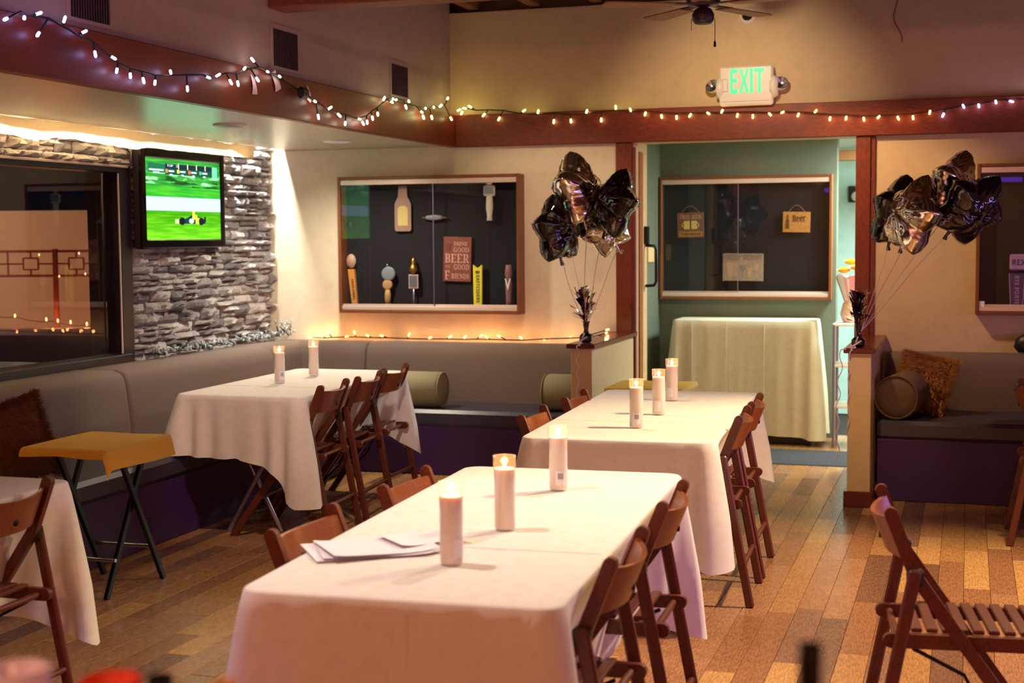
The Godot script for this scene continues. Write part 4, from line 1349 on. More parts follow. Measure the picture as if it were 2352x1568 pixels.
	for s in [-1, 1]:
		st = new_st()
		box(st, Vector3(s * 0.029, 0.0, 0.012), Vector3(0.044, 0.064, 0.004), 0.008)
		var hp := []
		for i in 9: hp.append(Vector3(s * (0.05 + 0.016 * sin(PI * i / 8.0)), 0.02 - 0.04 * i / 8.0, 0.013))
		tube(st, hp, 0.003, 6)
		obj("mug", st, mat("mug_yellow", C8(226, 200, 110), 0.5), t)
	sign_cord(t, 0.07, 0.097)
	t = slab("hanging_sign", "orange hanging board with a bottle, right in the nook case", "sign", Vector3(-1.247, 1.652, z), 0.206, 0.155, 0.01, C8(226, 164, 90), -0.02)
	st = new_st()
	prism(st, PackedVector2Array([Vector2(-0.012, -0.05), Vector2(0.012, -0.05), Vector2(0.012, 0.01), Vector2(0.005, 0.025), Vector2(0.005, 0.055), Vector2(-0.005, 0.055), Vector2(-0.005, 0.025), Vector2(-0.012, 0.01)]), 0.003, Transform3D(Basis.IDENTITY, Vector3(-0.066, 0, 0.01)))
	obj("bottle", st, M["ink_brown"], t)
	fit_words("Beer", 0.1, 0.05, M["ink_brown"], t, Vector3(0.02, 0.03, 0.0112), "Droid Serif", 0.002, 0.08)
	sign_cord(t, 0.06, 0.078)
	t = slab("hanging_sign", "pale grey board lettered group therapy, low in the nook case", "sign", Vector3(-1.652, 1.309, z), 0.312, 0.212, 0.01, C8(188, 172, 164), -0.01)
	var gi := mat("ink_grey", C8(128, 116, 112), 0.6)
	fit_words("GROUP", 0.13, 0.04, gi, t, Vector3(-0.08, 0.075, 0.0112), "Droid Serif")
	fit_words("THERAPY", 0.14, 0.04, gi, t, Vector3(0.075, 0.075, 0.0112), "Droid Serif")
	for g in [[-0.1, 0.024, 0.11, false], [-0.055, 0.02, 0.11, false], [0.0, 0.026, 0.09, true], [0.05, 0.018, 0.07, false], [0.105, 0.022, 0.1, true]]:
		st = new_st()
		if g[3]:
			prism(st, PackedVector2Array([Vector2(-g[1], g[2]), Vector2(-g[1] * 0.8, g[2] * 0.6), Vector2(-0.003, g[2] * 0.45), Vector2(-0.003, 0.006), Vector2(-g[1] * 0.7, 0.0), Vector2(g[1] * 0.7, 0.0), Vector2(0.003, 0.006), Vector2(0.003, g[2] * 0.45), Vector2(g[1] * 0.8, g[2] * 0.6), Vector2(g[1], g[2])]), 0.002, Transform3D(Basis.IDENTITY, Vector3(g[0], -0.075, 0.01)))
		else:
			prism(st, PackedVector2Array([Vector2(-g[1] * 0.75, 0), Vector2(g[1] * 0.75, 0), Vector2(g[1], g[2]), Vector2(-g[1], g[2])]), 0.002, Transform3D(Basis.IDENTITY, Vector3(g[0], -0.075, 0.01)))
		obj("drawn_glass", st, gi if g[0] < 0.03 and g[0] > -0.02 else M["disc_tan"], t)
	# right case: lettered handle and badge
	z = -9.375
	t = thing("porter_tap_handle", "violet tap handle lettered rye porter in the right edge case", "tap handle", Vector3(0.292, 1.075, z))
	var pv := mat("handle_violet", C8(70, 50, 110), 0.5)
	var pl := mat("lettering_violet", C8(170, 140, 200), 0.6)
	st = new_st()
	prism(st, PackedVector2Array([Vector2(-0.034, 0), Vector2(0.034, 0), Vector2(0.046, 0.23), Vector2(-0.046, 0.23)]), 0.02, Transform3D(Basis.IDENTITY, Vector3(0, 0, 0.01)))
	obj("handle_body", st, pv, t)
	st = new_st()
	bar(st, Vector3(-0.034, 0, 0.031), Vector3(-0.046, 0.23, 0.031), 0.005, 0.003, Vector3.RIGHT, 0.0)
	bar(st, Vector3(0.034, 0, 0.031), Vector3(0.046, 0.23, 0.031), 0.005, 0.003, Vector3.RIGHT, 0.0)
	obj("outline", st, pl, t)
	fit_words("RYE PORTER", 0.2, 0.026, pl, t, Vector3(0, 0.115, 0.0312), "Droid Sans", 0.002, -PI / 2)
	st = new_st()
	box(st, Vector3(0.01, 0.3, 0.02), Vector3(0.11, 0.1, 0.02), 0.03)
	obj("badge", st, pl, t)
	fit_words("REX", 0.08, 0.034, pv, t, Vector3(0.01, 0.3, 0.0312))
	st = new_st()
	box(st, Vector3(0.086, 1.117, -9.312), Vector3(0.034, 0.034, 0.002))
	tag(obj("sticker", st, M["white_plastic"], self), "small white sticker low on the pane of the right edge case", "sticker")

func sign_cord(t: Node, half: float, top: float) -> void:
	var st := new_st(true)
	var p := []
	for i in 11: p.append(Vector3(-half + 2 * half * i / 10.0, top + 0.05 * sin(PI * i / 10.0), 0.006))
	tube(st, p, 0.003, 6)
	obj("cord", st, M["joist_wood"], t)

# ------------------------------------------------------------------ television
func screen_image() -> ImageTexture:
	var w := 416
	var h := 240
	var im := Image.create(w, h, false, Image.FORMAT_RGB8)
	var n := FastNoiseLite.new()
	n.seed = 8
	n.frequency = 0.05
	for y in h:
		var v := float(y) / h
		for x in w:
			var k := n.get_noise_2d(x * 0.12, y * 1.6) * 0.5 + 0.5
			var k2 := n.get_noise_2d(x * 0.11 + 300, y * 0.9 + 90)
			var c: Color
			if v < 0.34:
				c = Color(0.02, 0.34, 0.1).lerp(Color(0.34, 0.78, 0.3), k)
				if v > 0.16 and v < 0.31 and k2 > 0.22: c = c.lerp(Color(0.8, 1, 0.85), 0.6)
				if v > 0.2 and v < 0.34 and k2 < -0.2: c = c.lerp(Color(0.0, 0.16, 0.06), 0.7)
			elif v < 0.47: c = Color(0.0, 0.55, 0.16).lerp(Color(0.42, 0.74, 0.16), k)
			elif v < 0.64: c = Color(0.72, 0.85, 1.0)
			else: c = Color(0.22, 0.56, 0.02).lerp(Color(0.5, 0.85, 0.16), clampf((v - 0.64) * 2.0 + (k - 0.5), 0, 1))
			im.set_pixel(x, y, c)
	# the timing board: dark and light boxes with rows of small print
	var R := func(x: int, y: int, a: int, b: int, c: Color) -> void: im.fill_rect(Rect2i(x, y, a, b), c)
	R.call(18, 16, 90, 26, Color(0.05, 0.4, 0.26))
	R.call(108, 14, 262, 14, Color(0.02, 0.14, 0.2))
	R.call(108, 28, 262, 18, Color(0.02, 0.28, 0.2))
	R.call(370, 14, 30, 34, Color(0.4, 0.8, 0.6))
	for i in 4:
		R.call(178 + i * 50, 12, 5, 16, Color(0.95, 0.9, 0.6))
		R.call(110 + i * 62, 30, 12, 11, [Color(0.9, 0.5, 0.3), Color(0.95, 0.8, 0.4), Color(0.9, 0.4, 0.3), Color(0.3, 0.7, 0.5)][i])
		R.call(126 + i * 62, 33, 30, 5, Color(0.8, 0.92, 0.88))
		R.call(132 + i * 62, 44, 14, 4, Color(0.9, 1, 0.95))
	R.call(24, 32, 76, 5, Color(0.85, 0.95, 0.9))
	R.call(44, 40, 34, 4, Color(0.8, 0.95, 0.9))
	var glyphs := {"T": [31, 4, 4, 4, 4, 4, 4], "O": [14, 17, 17, 17, 17, 17, 14], "P": [30, 17, 17, 30, 16, 16, 16], "3": [30, 1, 1, 14, 1, 1, 30], " ": [0, 0, 0, 0, 0, 0, 0]}
	var px := 118
	for ch in "TOP 3":
		for r in 7:
			for b in 5:
				if int(glyphs[ch][r]) & (1 << (4 - b)): R.call(px + b * 2, 16 + r, 2, 1, Color(0.9, 1, 1))
		px += 12
	# the open wheel car
	for y in range(150, 196):
		for x in range(150, 330):
			var u := (x - 150) / 180.0
			var q := (y - 150) / 46.0
			var body: bool = q > 0.62 - 0.34 * exp(-pow((u - 0.62) / 0.2, 2)) - (0.25 if absf(u - 0.6) < 0.035 else 0.0) and q < 0.9 and u > 0.03 and u < 0.97
			if body:
				var c := Color(0.04, 0.2, 0.24)
				if u < 0.14: c = Color(0.85, 0.95, 0.6)
				elif u > 0.56 and q < 0.62 and u < 0.72: c = Color(0.92, 0.9, 0.3)
				elif u > 0.66 and u < 0.84 and q > 0.5: c = Color(0.86, 0.88, 0.25)
				elif pow((u - 0.53) / 0.075, 2) + pow((q - 0.72) / 0.16, 2) < 1.0: c = Color(0.85, 0.95, 1.0)
				im.set_pixel(x, y, c)
			for wx in [0.24, 0.84]:
				if pow((u - wx) * 180.0 / 15.0, 2) + pow((q - 0.74) * 46.0 / 12.0, 2) < 1.0: im.set_pixel(x, y, Color(0.02, 0.08, 0.1))
			if u > 0.93 and u < 0.99 and q > 0.42 and q < 0.8: im.set_pixel(x, y, Color(0.05, 0.1, 0.2))
	return ImageTexture.create_from_image(im)

func build_television() -> void:
	var t := thing("television", "wall mounted flat television showing a green racing broadcast", "television", Vector3(-4.76, 1.5, -8.06), 90)
	var st := new_st()
	for b in [[Vector3(-0.507, 0.0, -0.03), Vector3(-0.462, 0.618, 0)], [Vector3(0.452, 0.0, -0.03), Vector3(0.497, 0.618, 0)], [Vector3(-0.462, 0.555, -0.03), Vector3(0.452, 0.618, 0)], [Vector3(-0.462, 0.0, -0.03), Vector3(0.452, 0.054, 0)]]: span(st, b[0], b[1], 0.006)
	obj("bezel", st, M["black_gloss"], t)
	st = new_st()
	span(st, Vector3(-0.505, 0.002, -0.07), Vector3(0.495, 0.616, -0.02), 0.008)
	obj("cabinet", st, M["black_frame"], t)
	st = new_st()
	span(st, Vector3(-0.3, 0.1, -0.14), Vector3(0.3, 0.5, -0.06), 0.01)
	obj("mount", st, M["black_metal"], t)
	var m := mat("tv_screen", Color(0.01, 0.01, 0.01), 0.2)
	m.emission_enabled = true
	m.emission_texture = screen_image()
	m.emission = Color.WHITE
	m.emission_operator = BaseMaterial3D.EMISSION_OP_MULTIPLY
	m.emission_energy_multiplier = 1.9
	var sc := SurfaceTool.new()
	sc.begin(Mesh.PRIMITIVE_TRIANGLES)
	var v := [Vector3(-0.463, 0.053, -0.012), Vector3(0.453, 0.053, -0.012), Vector3(0.453, 0.556, -0.012), Vector3(-0.463, 0.556, -0.012)]
	var uv := [Vector2(0, 1), Vector2(1, 1), Vector2(1, 0), Vector2(0, 0)]
	for i in [0, 2, 1, 0, 3, 2]:
		sc.set_uv(uv[i])
		sc.add_vertex(v[i])
	obj("screen", sc, m, t)
	var a := AreaLight3D.new()
	a.name = "screen_light"
	a.position = Vector3(-0.005, 0.3, 0.004)
	a.rotation.y = PI
	a.area_size = Vector2(0.9, 0.5)
	a.light_energy = 0.12
	a.light_color = Color(0.55, 1.0, 0.75)
	a.area_range = 8
	a.area_attenuation = 2
	a.shadow_enabled = true
	t.add_child(a)
	st = new_st(true)
	tube(st, [Vector3(-0.54, 0.6, -0.08), Vector3(-0.545, 0.58, -0.05), Vector3(-0.545, 0.5, -0.05), Vector3(-0.54, 0.48, -0.08)], 0.008, 8)
	obj("cable_loop", st, M["black_plastic"], t)

# ------------------------------------------------------------------ exit sign
func build_exit_sign() -> void:
	var t := thing("exit_sign", "white exit sign with green letters and two lamp heads above the header board", "sign", Vector3(-1.383, 2.518, ZB))
	t.rotation.z = 0.006
	var st := new_st()
	box(st, Vector3(0, 0, 0.05), Vector3(0.345, 0.254, 0.1), 0.012)
	obj("housing", st, M["white_plastic"], t)
	st = new_st()
	box(st, Vector3(0.0, -0.1, 0.1), Vector3(0.318, 0.002, 0.003))
	box(st, Vector3(-0.135, 0.005, 0.1), Vector3(0.036, 0.08, 0.003))
	obj("seam", st, M["badge_grey"], t)
	st = new_st()
	box(st, Vector3(-0.134, 0.005, 0.1008), Vector3(0.03, 0.074, 0.003))
	obj("test_panel", st, M["white_plastic"], t)
	var g := glow("exit_green", Color(0.28, 1.0, 0.66), 1.0)
	var xs := [[-0.112, 0.048, "E"], [-0.055, 0.066, "X"], [0.015, 0.02, "I"], [0.042, 0.066, "T"]]
	st = new_st()
	box(st, Vector3(0.037, 0.03, 0.1018), Vector3(0.021, 0.158, 0.004))
	obj("lettering", st, g, t)
	for q in xs:
		if q[2] != "I": fit_words(q[2], q[1], 0.158, g, t, Vector3(q[0] + q[1] * 0.5 + 0.012, 0.03, 0.1018), "Droid Sans", 0.004)
	for s in [-1, 1]:
		st = new_st(true)
		lathe(st, [Vector2(0.0, -0.03), Vector2(0.06, -0.03), Vector2(0.075, 0), Vector2(0.06, 0.02), Vector2(0, 0.02)], 24, Transform3D(Basis(Vector3(0, 0, 1), PI / 2), Vector3(s * 0.172, -0.01, 0.05)))
		var arm := obj("lamp_head", st, M["white_plastic"], t)
		var b := Basis(Vector3(1, 0, 0), 1.15) * Basis(Vector3(0, 0, 1), -s * 0.25)
		var xf := Transform3D(b, Vector3(s * 0.225, 0.012, 0.07))
		st = new_st(true)
		lathe(st, [Vector2(0.045, 0.0), Vector2(0.046, -0.01), Vector2(0.04, -0.032), Vector2(0.024, -0.048), Vector2(0, -0.052)], 24, xf)
		obj("hood", st, M["white_plastic"], arm)
		st = new_st(true)
		lathe(st, [Vector2(0, -0.03), Vector2(0.022, -0.024), Vector2(0.036, -0.006), Vector2(0.043, 0.0)], 24, xf)
		obj("reflector", st, M["steel"], arm)
	var d := thing("round_fixture", "small round white fixture with a dark centre high on the rear wall", "detector", Vector3(-1.385, 2.975, ZB))
	st = new_st(true)
	lathe(st, [Vector2(0.055, 0), Vector2(0.052, 0.02), Vector2(0.035, 0.03)], 24, Transform3D(Basis(Vector3.RIGHT, PI / 2), Vector3.ZERO))
	obj("ring", st, M["white_plastic"], d)
	st = new_st(true)
	lathe(st, [Vector2(0.035, 0.028), Vector2(0.025, 0.045), Vector2(0, 0.052)], 24, Transform3D(Basis(Vector3.RIGHT, PI / 2), Vector3.ZERO))
	obj("dome", st, M["black_gloss"], d)
	st = new_st(true)
	tube(st, [Vector3(-0.44, 3.1, ZB + 0.004), Vector3(-0.447, 3.02, ZB + 0.004), Vector3(-0.468, 2.93, ZB + 0.004), Vector3(-0.462, 2.885, ZB + 0.004), Vector3(-0.43, 2.83, ZB + 0.004), Vector3(-0.415, 2.79, ZB + 0.004), Vector3(-0.418, 2.76, ZB + 0.004)], 0.0035, 6)
	tag(obj("loose_wire", st, M["joist_wood"], self), "thin loose wire hanging down the upper rear wall at right", "wire")

# ------------------------------------------------------------------ ceiling fan
func build_fan() -> void:
	var t := thing("ceiling_fan", "dark ceiling fan with five blades and a pull chain at the top of the view", "ceiling fan", Vector3(-1.25, 2.585, -7.0))
	var st := new_st(true)
	lathe(st, [Vector2(0, 0), Vector2(0.04, 0.0), Vector2(0.052, 0.015), Vector2(0.054, 0.045), Vector2(0.04, 0.07), Vector2(0.02, 0.08)], 28)
	obj("light_kit", st, mat("fan_dark", C8(52, 30, 44), 0.4), t)
	st = new_st(true)
	lathe(st, [Vector2(0.02, 0.08), Vector2(0.075, 0.09), Vector2(0.085, 0.11), Vector2(0.085, 0.17), Vector2(0.05, 0.2), Vector2(0.015, 0.21), Vector2(0.013, 0.54), Vector2(0.0, 0.54)], 28)
	obj("motor", st, M["fan_dark"], t)
	for i in 5:
		var a := deg_to_rad(133 + 72 * i)
		var xf := Transform3D(Basis(Vector3.UP, a) * Basis(Vector3.RIGHT, 0.04), Vector3(0, 0.085, 0))
		st = new_st()
		var p := PackedVector2Array([Vector2(0.15, -0.045), Vector2(0.46, -0.062), Vector2(0.49, -0.05), Vector2(0.5, 0.0), Vector2(0.49, 0.05), Vector2(0.46, 0.062), Vector2(0.15, 0.045)])
		prism(st, p, 0.006, xf * Transform3D(Basis(Vector3.RIGHT, -PI / 2), Vector3.ZERO))
		var bl := obj("blade", st, M["fan_blade"], t)
		st = new_st()
		prism(st, PackedVector2Array([Vector2(0.06, -0.018), Vector2(0.2, -0.03), Vector2(0.2, 0.03), Vector2(0.06, 0.018)]), 0.005, xf * Transform3D(Basis(Vector3.RIGHT, -PI / 2), Vector3(0, 0.007, 0)))
		obj("blade_iron", st, M["fan_dark"], bl)
	st = new_st(true)
	tube(st, [Vector3(0.05, 0.03, 0.0), Vector3(0.058, 0.02, 0), Vector3(0.058, -0.085, 0)], 0.0018, 6)
	lathe(st, [Vector2(0, -0.115), Vector2(0.006, -0.113), Vector2(0.006, -0.095), Vector2(0.003, -0.085), Vector2(0, -0.085)], 10, Transform3D(Basis.IDENTITY, Vector3(0.058, 0, 0)))
	obj("pull_chain", st, M["hole_black"], t)
	st = new_st(true)
	tube(st, [Vector3(-0.05, 0.03, 0.0), Vector3(-0.058, 0.02, 0), Vector3(-0.058, -0.03, 0)], 0.0015, 6)
	obj("pull_chain", st, M["hole_black"], t)

# ------------------------------------------------------------------ string lights
func light_string(label: String, pts: Array, dir: Vector3, off: Vector3, tones: Array, e: float, sag: float) -> Node3D:
	# pts are where the bulbs glow; the cable runs along their smoothed line
	var t := thing("string_lights", label, "string lights", Vector3.ZERO)
	var r := RandomNumberGenerator.new()
	r.seed = pts.size()
	var line := []
	for i in pts.size():
		var s := Vector3.ZERO
		var c := 0
		for k in range(maxi(0, i - 2), mini(pts.size(), i + 3)):
			s += pts[k]
			c += 1
		line.append(s / c + off)
	var st := new_st(true)
	tube(st, line, 0.0045, 6)
	obj("cable", st, M["cable_dark"], t)
	var bm := bulb_mesh()
	var ms := []
	for i in tones.size(): ms.append(glow("bulb_%s_%d" % [t.name, i], tones[i], 7.0))
	for i in pts.size():
		var p: Vector3 = pts[i]
		var d: Vector3 = (p - line[i])
		if d.length() < 0.012: d = Vector3(r.randf() - 0.5, -1, 0.3) * 0.02
		var y := d.normalized()
		var x := y.cross(Vector3(0.3, 0.1, 1)).normalized()
		var b := Basis(x, y, x.cross(y))
		st = new_st(true)
		tube(st, [line[i], p - y * 0.016], 0.004, 6)
		obj("socket", st, M["cable_dark"], t)
		var k := clampi(int(float(i) / pts.size() * tones.size()), 0, tones.size() - 1)
		part("bulb", bm, ms[k], t, Transform3D(b, p))
		omni(t, p, e, tones[k], 0.005)
	return t

func build_strings() -> void:
	var A := [Vector2(-4.46, 2.36), Vector2(-4.57, 2.38), Vector2(-4.66, 2.41), Vector2(-4.65, 2.33), Vector2(-4.82, 2.41), Vector2(-4.95, 2.38), Vector2(-5.02, 2.30), Vector2(-5.15, 2.30), Vector2(-5.17, 2.25), Vector2(-5.27, 2.24), Vector2(-5.37, 2.23), Vector2(-5.46, 2.23), Vector2(-5.59, 2.29), Vector2(-5.73, 2.23), Vector2(-5.92, 2.30), Vector2(-6.01, 2.32), Vector2(-6.13, 2.30), Vector2(-6.20, 2.30), Vector2(-6.27, 2.38), Vector2(-6.40, 2.34), Vector2(-6.42, 2.44), Vector2(-6.51, 2.39), Vector2(-6.64, 2.38)]
	var B := [Vector2(-7.05, 2.29), Vector2(-7.09, 2.21), Vector2(-7.24, 2.27), Vector2(-7.36, 2.24), Vector2(-7.44, 2.20), Vector2(-7.64, 2.24), Vector2(-7.69, 2.22), Vector2(-7.75, 2.23), Vector2(-7.83, 2.26), Vector2(-7.91, 2.29), Vector2(-8.01, 2.39), Vector2(-8.13, 2.38), Vector2(-8.15, 2.40), Vector2(-8.20, 2.40), Vector2(-8.36, 2.37), Vector2(-8.41, 2.41), Vector2(-8.63, 2.36), Vector2(-8.66, 2.33), Vector2(-8.70, 2.39), Vector2(-8.81, 2.34), Vector2(-8.85, 2.41), Vector2(-8.98, 2.43), Vector2(-9.09, 2.45), Vector2(-9.18, 2.36), Vector2(-9.21, 2.50)]
	var P := func(q): return Vector3(-3.365 if q.y < 2.44 else -3.4, q.y, q.x)
	var a := (A + B).map(P)
	light_string("string of white mini lights sagging along the red fascia", a, Vector3.ZERO, Vector3(-0.01, 0.02, 0), [Color(0.72, 0.66, 1.0), Color(0.8, 0.75, 1.0), Color(1, 0.88, 0.84), Color(1, 0.9, 0.8), Color(1, 0.94, 0.68), Color(1, 0.95, 0.6)], 0.0022, 0)
	var Cc := [Vector2(-3.36, 2.43), Vector2(-3.34, 2.41), Vector2(-3.32, 2.44), Vector2(-3.28, 2.45), Vector2(-3.18, 2.39), Vector2(-3.07, 2.36), Vector2(-2.89, 2.41), Vector2(-2.79, 2.40), Vector2(-2.68, 2.33), Vector2(-2.56, 2.33), Vector2(-2.45, 2.39), Vector2(-2.35, 2.33), Vector2(-2.25, 2.41), Vector2(-2.15, 2.39), Vector2(-2.05, 2.36), Vector2(-1.94, 2.34), Vector2(-1.84, 2.33), Vector2(-1.75, 2.34), Vector2(-1.63, 2.35), Vector2(-1.54, 2.36), Vector2(-1.44, 2.33), Vector2(-1.34, 2.32), Vector2(-1.23, 2.33), Vector2(-1.15, 2.34), Vector2(-1.05, 2.32), Vector2(-0.94, 2.34), Vector2(-0.85, 2.29), Vector2(-0.75, 2.29), Vector2(-0.64, 2.28), Vector2(-0.55, 2.29), Vector2(-0.43, 2.28), Vector2(-0.34, 2.28), Vector2(-0.24, 2.31), Vector2(-0.16, 2.29), Vector2(-0.04, 2.34), Vector2(0.05, 2.34), Vector2(0.15, 2.36), Vector2(0.24, 2.36), Vector2(0.34, 2.37)]
	light_string("string of warm mini lights along the header board on the rear wall", Cc.map(func(q): return Vector3(q.x, q.y, -9.325)), Vector3.ZERO, Vector3(0, 0.015, -0.008), [Color(1, 0.92, 0.5), Color(1, 0.94, 0.52), Color(1, 0.88, 0.45), Color(1, 0.78, 0.4), Color(1, 0.8, 0.45), Color(0.85, 0.8, 1.0)], 0.0022, 0)
	var D := [Vector2(-4.53, 0.84), Vector2(-4.44, 0.85), Vector2(-4.39, 0.88), Vector2(-4.24, 0.85), Vector2(-4.18, 0.88), Vector2(-4.08, 0.86), Vector2(-3.97, 0.86), Vector2(-3.76, 0.87), Vector2(-3.6, 0.85), Vector2(-3.45, 0.86), Vector2(-3.34, 0.86), Vector2(-3.22, 0.87), Vector2(-3.18, 0.86), Vector2(-3.09, 0.87), Vector2(-2.93, 0.86), Vector2(-2.76, 0.85), Vector2(-2.58, 0.87)]
	var d := D.map(func(q): return Vector3(q.x, q.y, -9.345))
	d.append(Vector3(-2.255, 0.94, -9.1))
	d.append(Vector3(-2.2, 0.935, -8.85))
	light_string("string of amber mini lights lying along the top of the rear banquette", d, Vector3.ZERO, Vector3(0, -0.018, 0.0), [Color(1, 0.66, 0.38)], 0.0085, 0)
	# unlit garland on the ledge by the stone wall
	var g := thing("unlit_light_garland", "bunched unlit string lights on the banquette top along the stone wall", "string lights")
	var r := RandomNumberGenerator.new()
	r.seed = 3
	var line := []
	for i in 70:
		var k := i / 69.0
		line.append(Vector3(-4.72 - 0.06 * k + r.randf_range(-0.03, 0.03), 0.842 + r.randf_range(0, 0.022), lerpf(-7.58, -9.25, k) + r.randf_range(-0.03, 0.03)))
	for i in 14: line.append(Vector3(-4.7 + r.randf_range(-0.06, 0.06), 0.85 + r.randf_range(0, 0.1), -9.3 + r.randf_range(-0.05, 0.05)))
	var st := new_st(true)
	tube(st, line, 0.004, 5)
	obj("cable", st, M["cable_dark"], g)
	var bm := bulb_mesh()
	var bl := mat("bulb_unlit", C8(178, 196, 200), 0.15, 0.3)
	for i in 170:
		var p: Vector3 = line[r.randi() % line.size()]
		var bb := Basis(Vector3(r.randf() - 0.5, r.randf() - 0.5, r.randf() - 0.5).normalized(), r.randf() * 3.0).scaled(Vector3.ONE * r.randf_range(0.8, 1.25))
		part("bulb", bm, bl, g, Transform3D(bb, p + Vector3(r.randf_range(-0.02, 0.03), r.randf_range(0.004, 0.03), r.randf_range(-0.02, 0.02))))
	# drape over the cove
	st = new_st(true)
	var n := FastNoiseLite.new()
	n.seed = 4
	n.frequency = 1.4
	var F := func(u: float, v: float) -> Vector3:
		var z := lerpf(-8.86, -4.4, u)
		var endw := clampf((z + 8.86) / 0.25, 0.15, 1.0)
		var sag := 0.05 + 0.03 * n.get_noise_2d(z * 1.1, 0)
		var x := lerpf(-4.69, -4.69 - 0.165 * endw, v)
		var y := lerpf(2.192, 2.135, v) - sag * sin(PI * clampf(v * 1.05, 0, 1)) + 0.012 * n.get_noise_2d(z * 3.0, v * 3.0)
		return Vector3(x, y, z)
	surf(st, F, 90, 10)
	tag(obj("drape", st, M["drape"], self), "cream fabric draped along the cove above the stone wall", "fabric")

# ------------------------------------------------------------------ balloons
func star_mesh(R: float, seed_: int) -> ArrayMesh:
	var st := new_st(true)
	var n := FastNoiseLite.new()
	n.seed = seed_
	n.frequency = 1.0
	var NA := 100
	var NR := 14
	var P := func(i: int, j: int, side: float) -> Vector3:
		var a := TAU * i / NA
		var f := float(j) / NR
		var k := fposmod(a / TAU * 5.0, 1.0)
		var w := 1.0 - absf(k - 0.5) * 2.0            # 0 on an arm, 1 in a valley
		w = 1.0 - w
		var rad := R * (0.7 + 0.3 * pow(w, 1.3))
		var p := Vector3(sin(a), cos(a), 0) * rad * f
		var dome := pow(maxf(0.0, 1.0 - pow(f, 2.2)), 0.62)
		var z := R * 0.5 * dome * (0.86 + 0.14 * w)
		z += R * 0.018 * sin(a * 26.0 + n.get_noise_2d(a * 2, 0) * 8.0) * pow(f, 3.0) * minf(1.0, dome * 3.0)
		z += R * 0.05 * n.get_noise_2d(p.x * 5.0 / R, p.y * 5.0 / R) * minf(1.0, dome * 2.0)
		p.z = side * z
		return p
	for s in [1.0, -1.0]:
		for i in NA:
			for j in NR:
				var a: Vector3 = P.call(i, j, s)
				var b: Vector3 = P.call(i + 1, j, s)
				var c: Vector3 = P.call(i + 1, j + 1, s)
				var d: Vector3 = P.call(i, j + 1, s)
				if s > 0: quad(st, a, d, c, b)
				else: quad(st, a, b, c, d)
	return mesh_of(st)

func balloon(label: String, at: Vector3, rot: Vector3, foil: String, R: float, seed_: int, tie: Vector3) -> void:
	var t := thing("star_balloon", label, "balloon", at, 0, "foil star balloons")
	var sm := star_mesh(R, seed_)
	var b := Basis.from_euler(rot * PI / 180.0, EULER_ORDER_ZYX)
	part("foil_body", sm, M[foil], t, Transform3D(b, Vector3.ZERO))
	var low := b * Vector3(0, -R * 0.6, 0)
	var st := new_st()
	var tail := [low, low + (b * Vector3(0, -0.05, 0)), low + (b * Vector3(0.012, -0.075, 0))]
	tube(st, tail, [0.014, 0.008, 0.014], 7)
	obj("tail", st, M[foil], t)
	st = new_st(true)
	var pts := []
	var a: Vector3 = tail[1]
	var e := tie - at
	for i in 13:
		var k := i / 12.0
		pts.append(a.lerp(e, k) + Vector3(0.012 * sin(k * 5.0 + seed_), 0, 0.01 * sin(k * 4.0)) * (1 - k))
	tube(st, pts, 0.0022, 5)
	obj("ribbon", st, M["ribbon"], t)

func weight(label: String, at: Vector3, seed_: int) -> void:
	var t := thing("balloon_weight", label, "balloon weight", at, 0, "balloon weights")
	var st := new_st()
	box(st, Vector3(0, 0.028, 0), Vector3(0.075, 0.056, 0.06), 0.014)
	obj("base", st, M["foil_black"], t)
	st = new_st(true)
	lathe(st, [Vector2(0.022, 0.05), Vector2(0.014, 0.075), Vector2(0.02, 0.12), Vector2(0.026, 0.13), Vector2(0.0, 0.132)], 12)
	obj("neck", st, M["foil_black"], t)
	var r := RandomNumberGenerator.new()
	r.seed = seed_
	for m in ["foil_purple", "foil_silver", "foil_black"]:
		st = new_st()
		for i in 44:
			var a := r.randf() * TAU
			var sp := r.randf_range(0.01, 0.075)
			var h := r.randf_range(0.16, 0.34)
			var pv := Vector3(0, 0.12, 0)
			var q := Vector3(cos(a), 0, sin(a))
			var w := Vector3(-sin(a), 0.3, cos(a)) * 0.0022
			for k in range(1, 7):
				var f := k / 6.0
				var p := Vector3(0, 0.12 + (h - 0.12) * f, 0) + q * (sp * f * f + 0.01 * sin(f * 9.0 + i)) + Vector3(-0.03 * f if m == "foil_purple" else 0.0, 0, 0)
				var wk := w * (2.2 if k >= 4 and i % 4 == 0 else 1.0)
				quad(st, pv - w, pv + w, p + wk, p - wk)
				pv = p
				w = wk if k < 6 else w
		var o := obj("tinsel", st, M[m], t)
		o.set_meta("kind", "stuff")
	st = new_st(true)
	tube(st, [Vector3(0.0, 0.06, 0.04), Vector3(-0.01, 0.03, 0.055), Vector3(0.02, 0.04, 0.05), Vector3(-0.03, 0.005, 0.06)], 0.005, 6)
	obj("bow", st, M["ribbon"], t)

func curl(label: String, pts: Array, amp: float, turns: float, seed_: int) -> void:
	var t := thing("curling_ribbon", label, "ribbon", Vector3.ZERO, 0, "curled white ribbons")
	var st := new_st(true)
	var line := []
	var n := 60
	for i in n + 1:
		var k := float(i) / n * (pts.size() - 1)
		var j := mini(int(k), pts.size() - 2)
		var p: Vector3 = pts[j].lerp(pts[j + 1], k - j)
		var a := TAU * turns * i / n + seed_
		line.append(p + Vector3(cos(a), 0, absf(sin(a)) * 0.6) * amp)
	tube(st, line, 0.0032, 6)
	obj("strand", st, M["ribbon"], t)

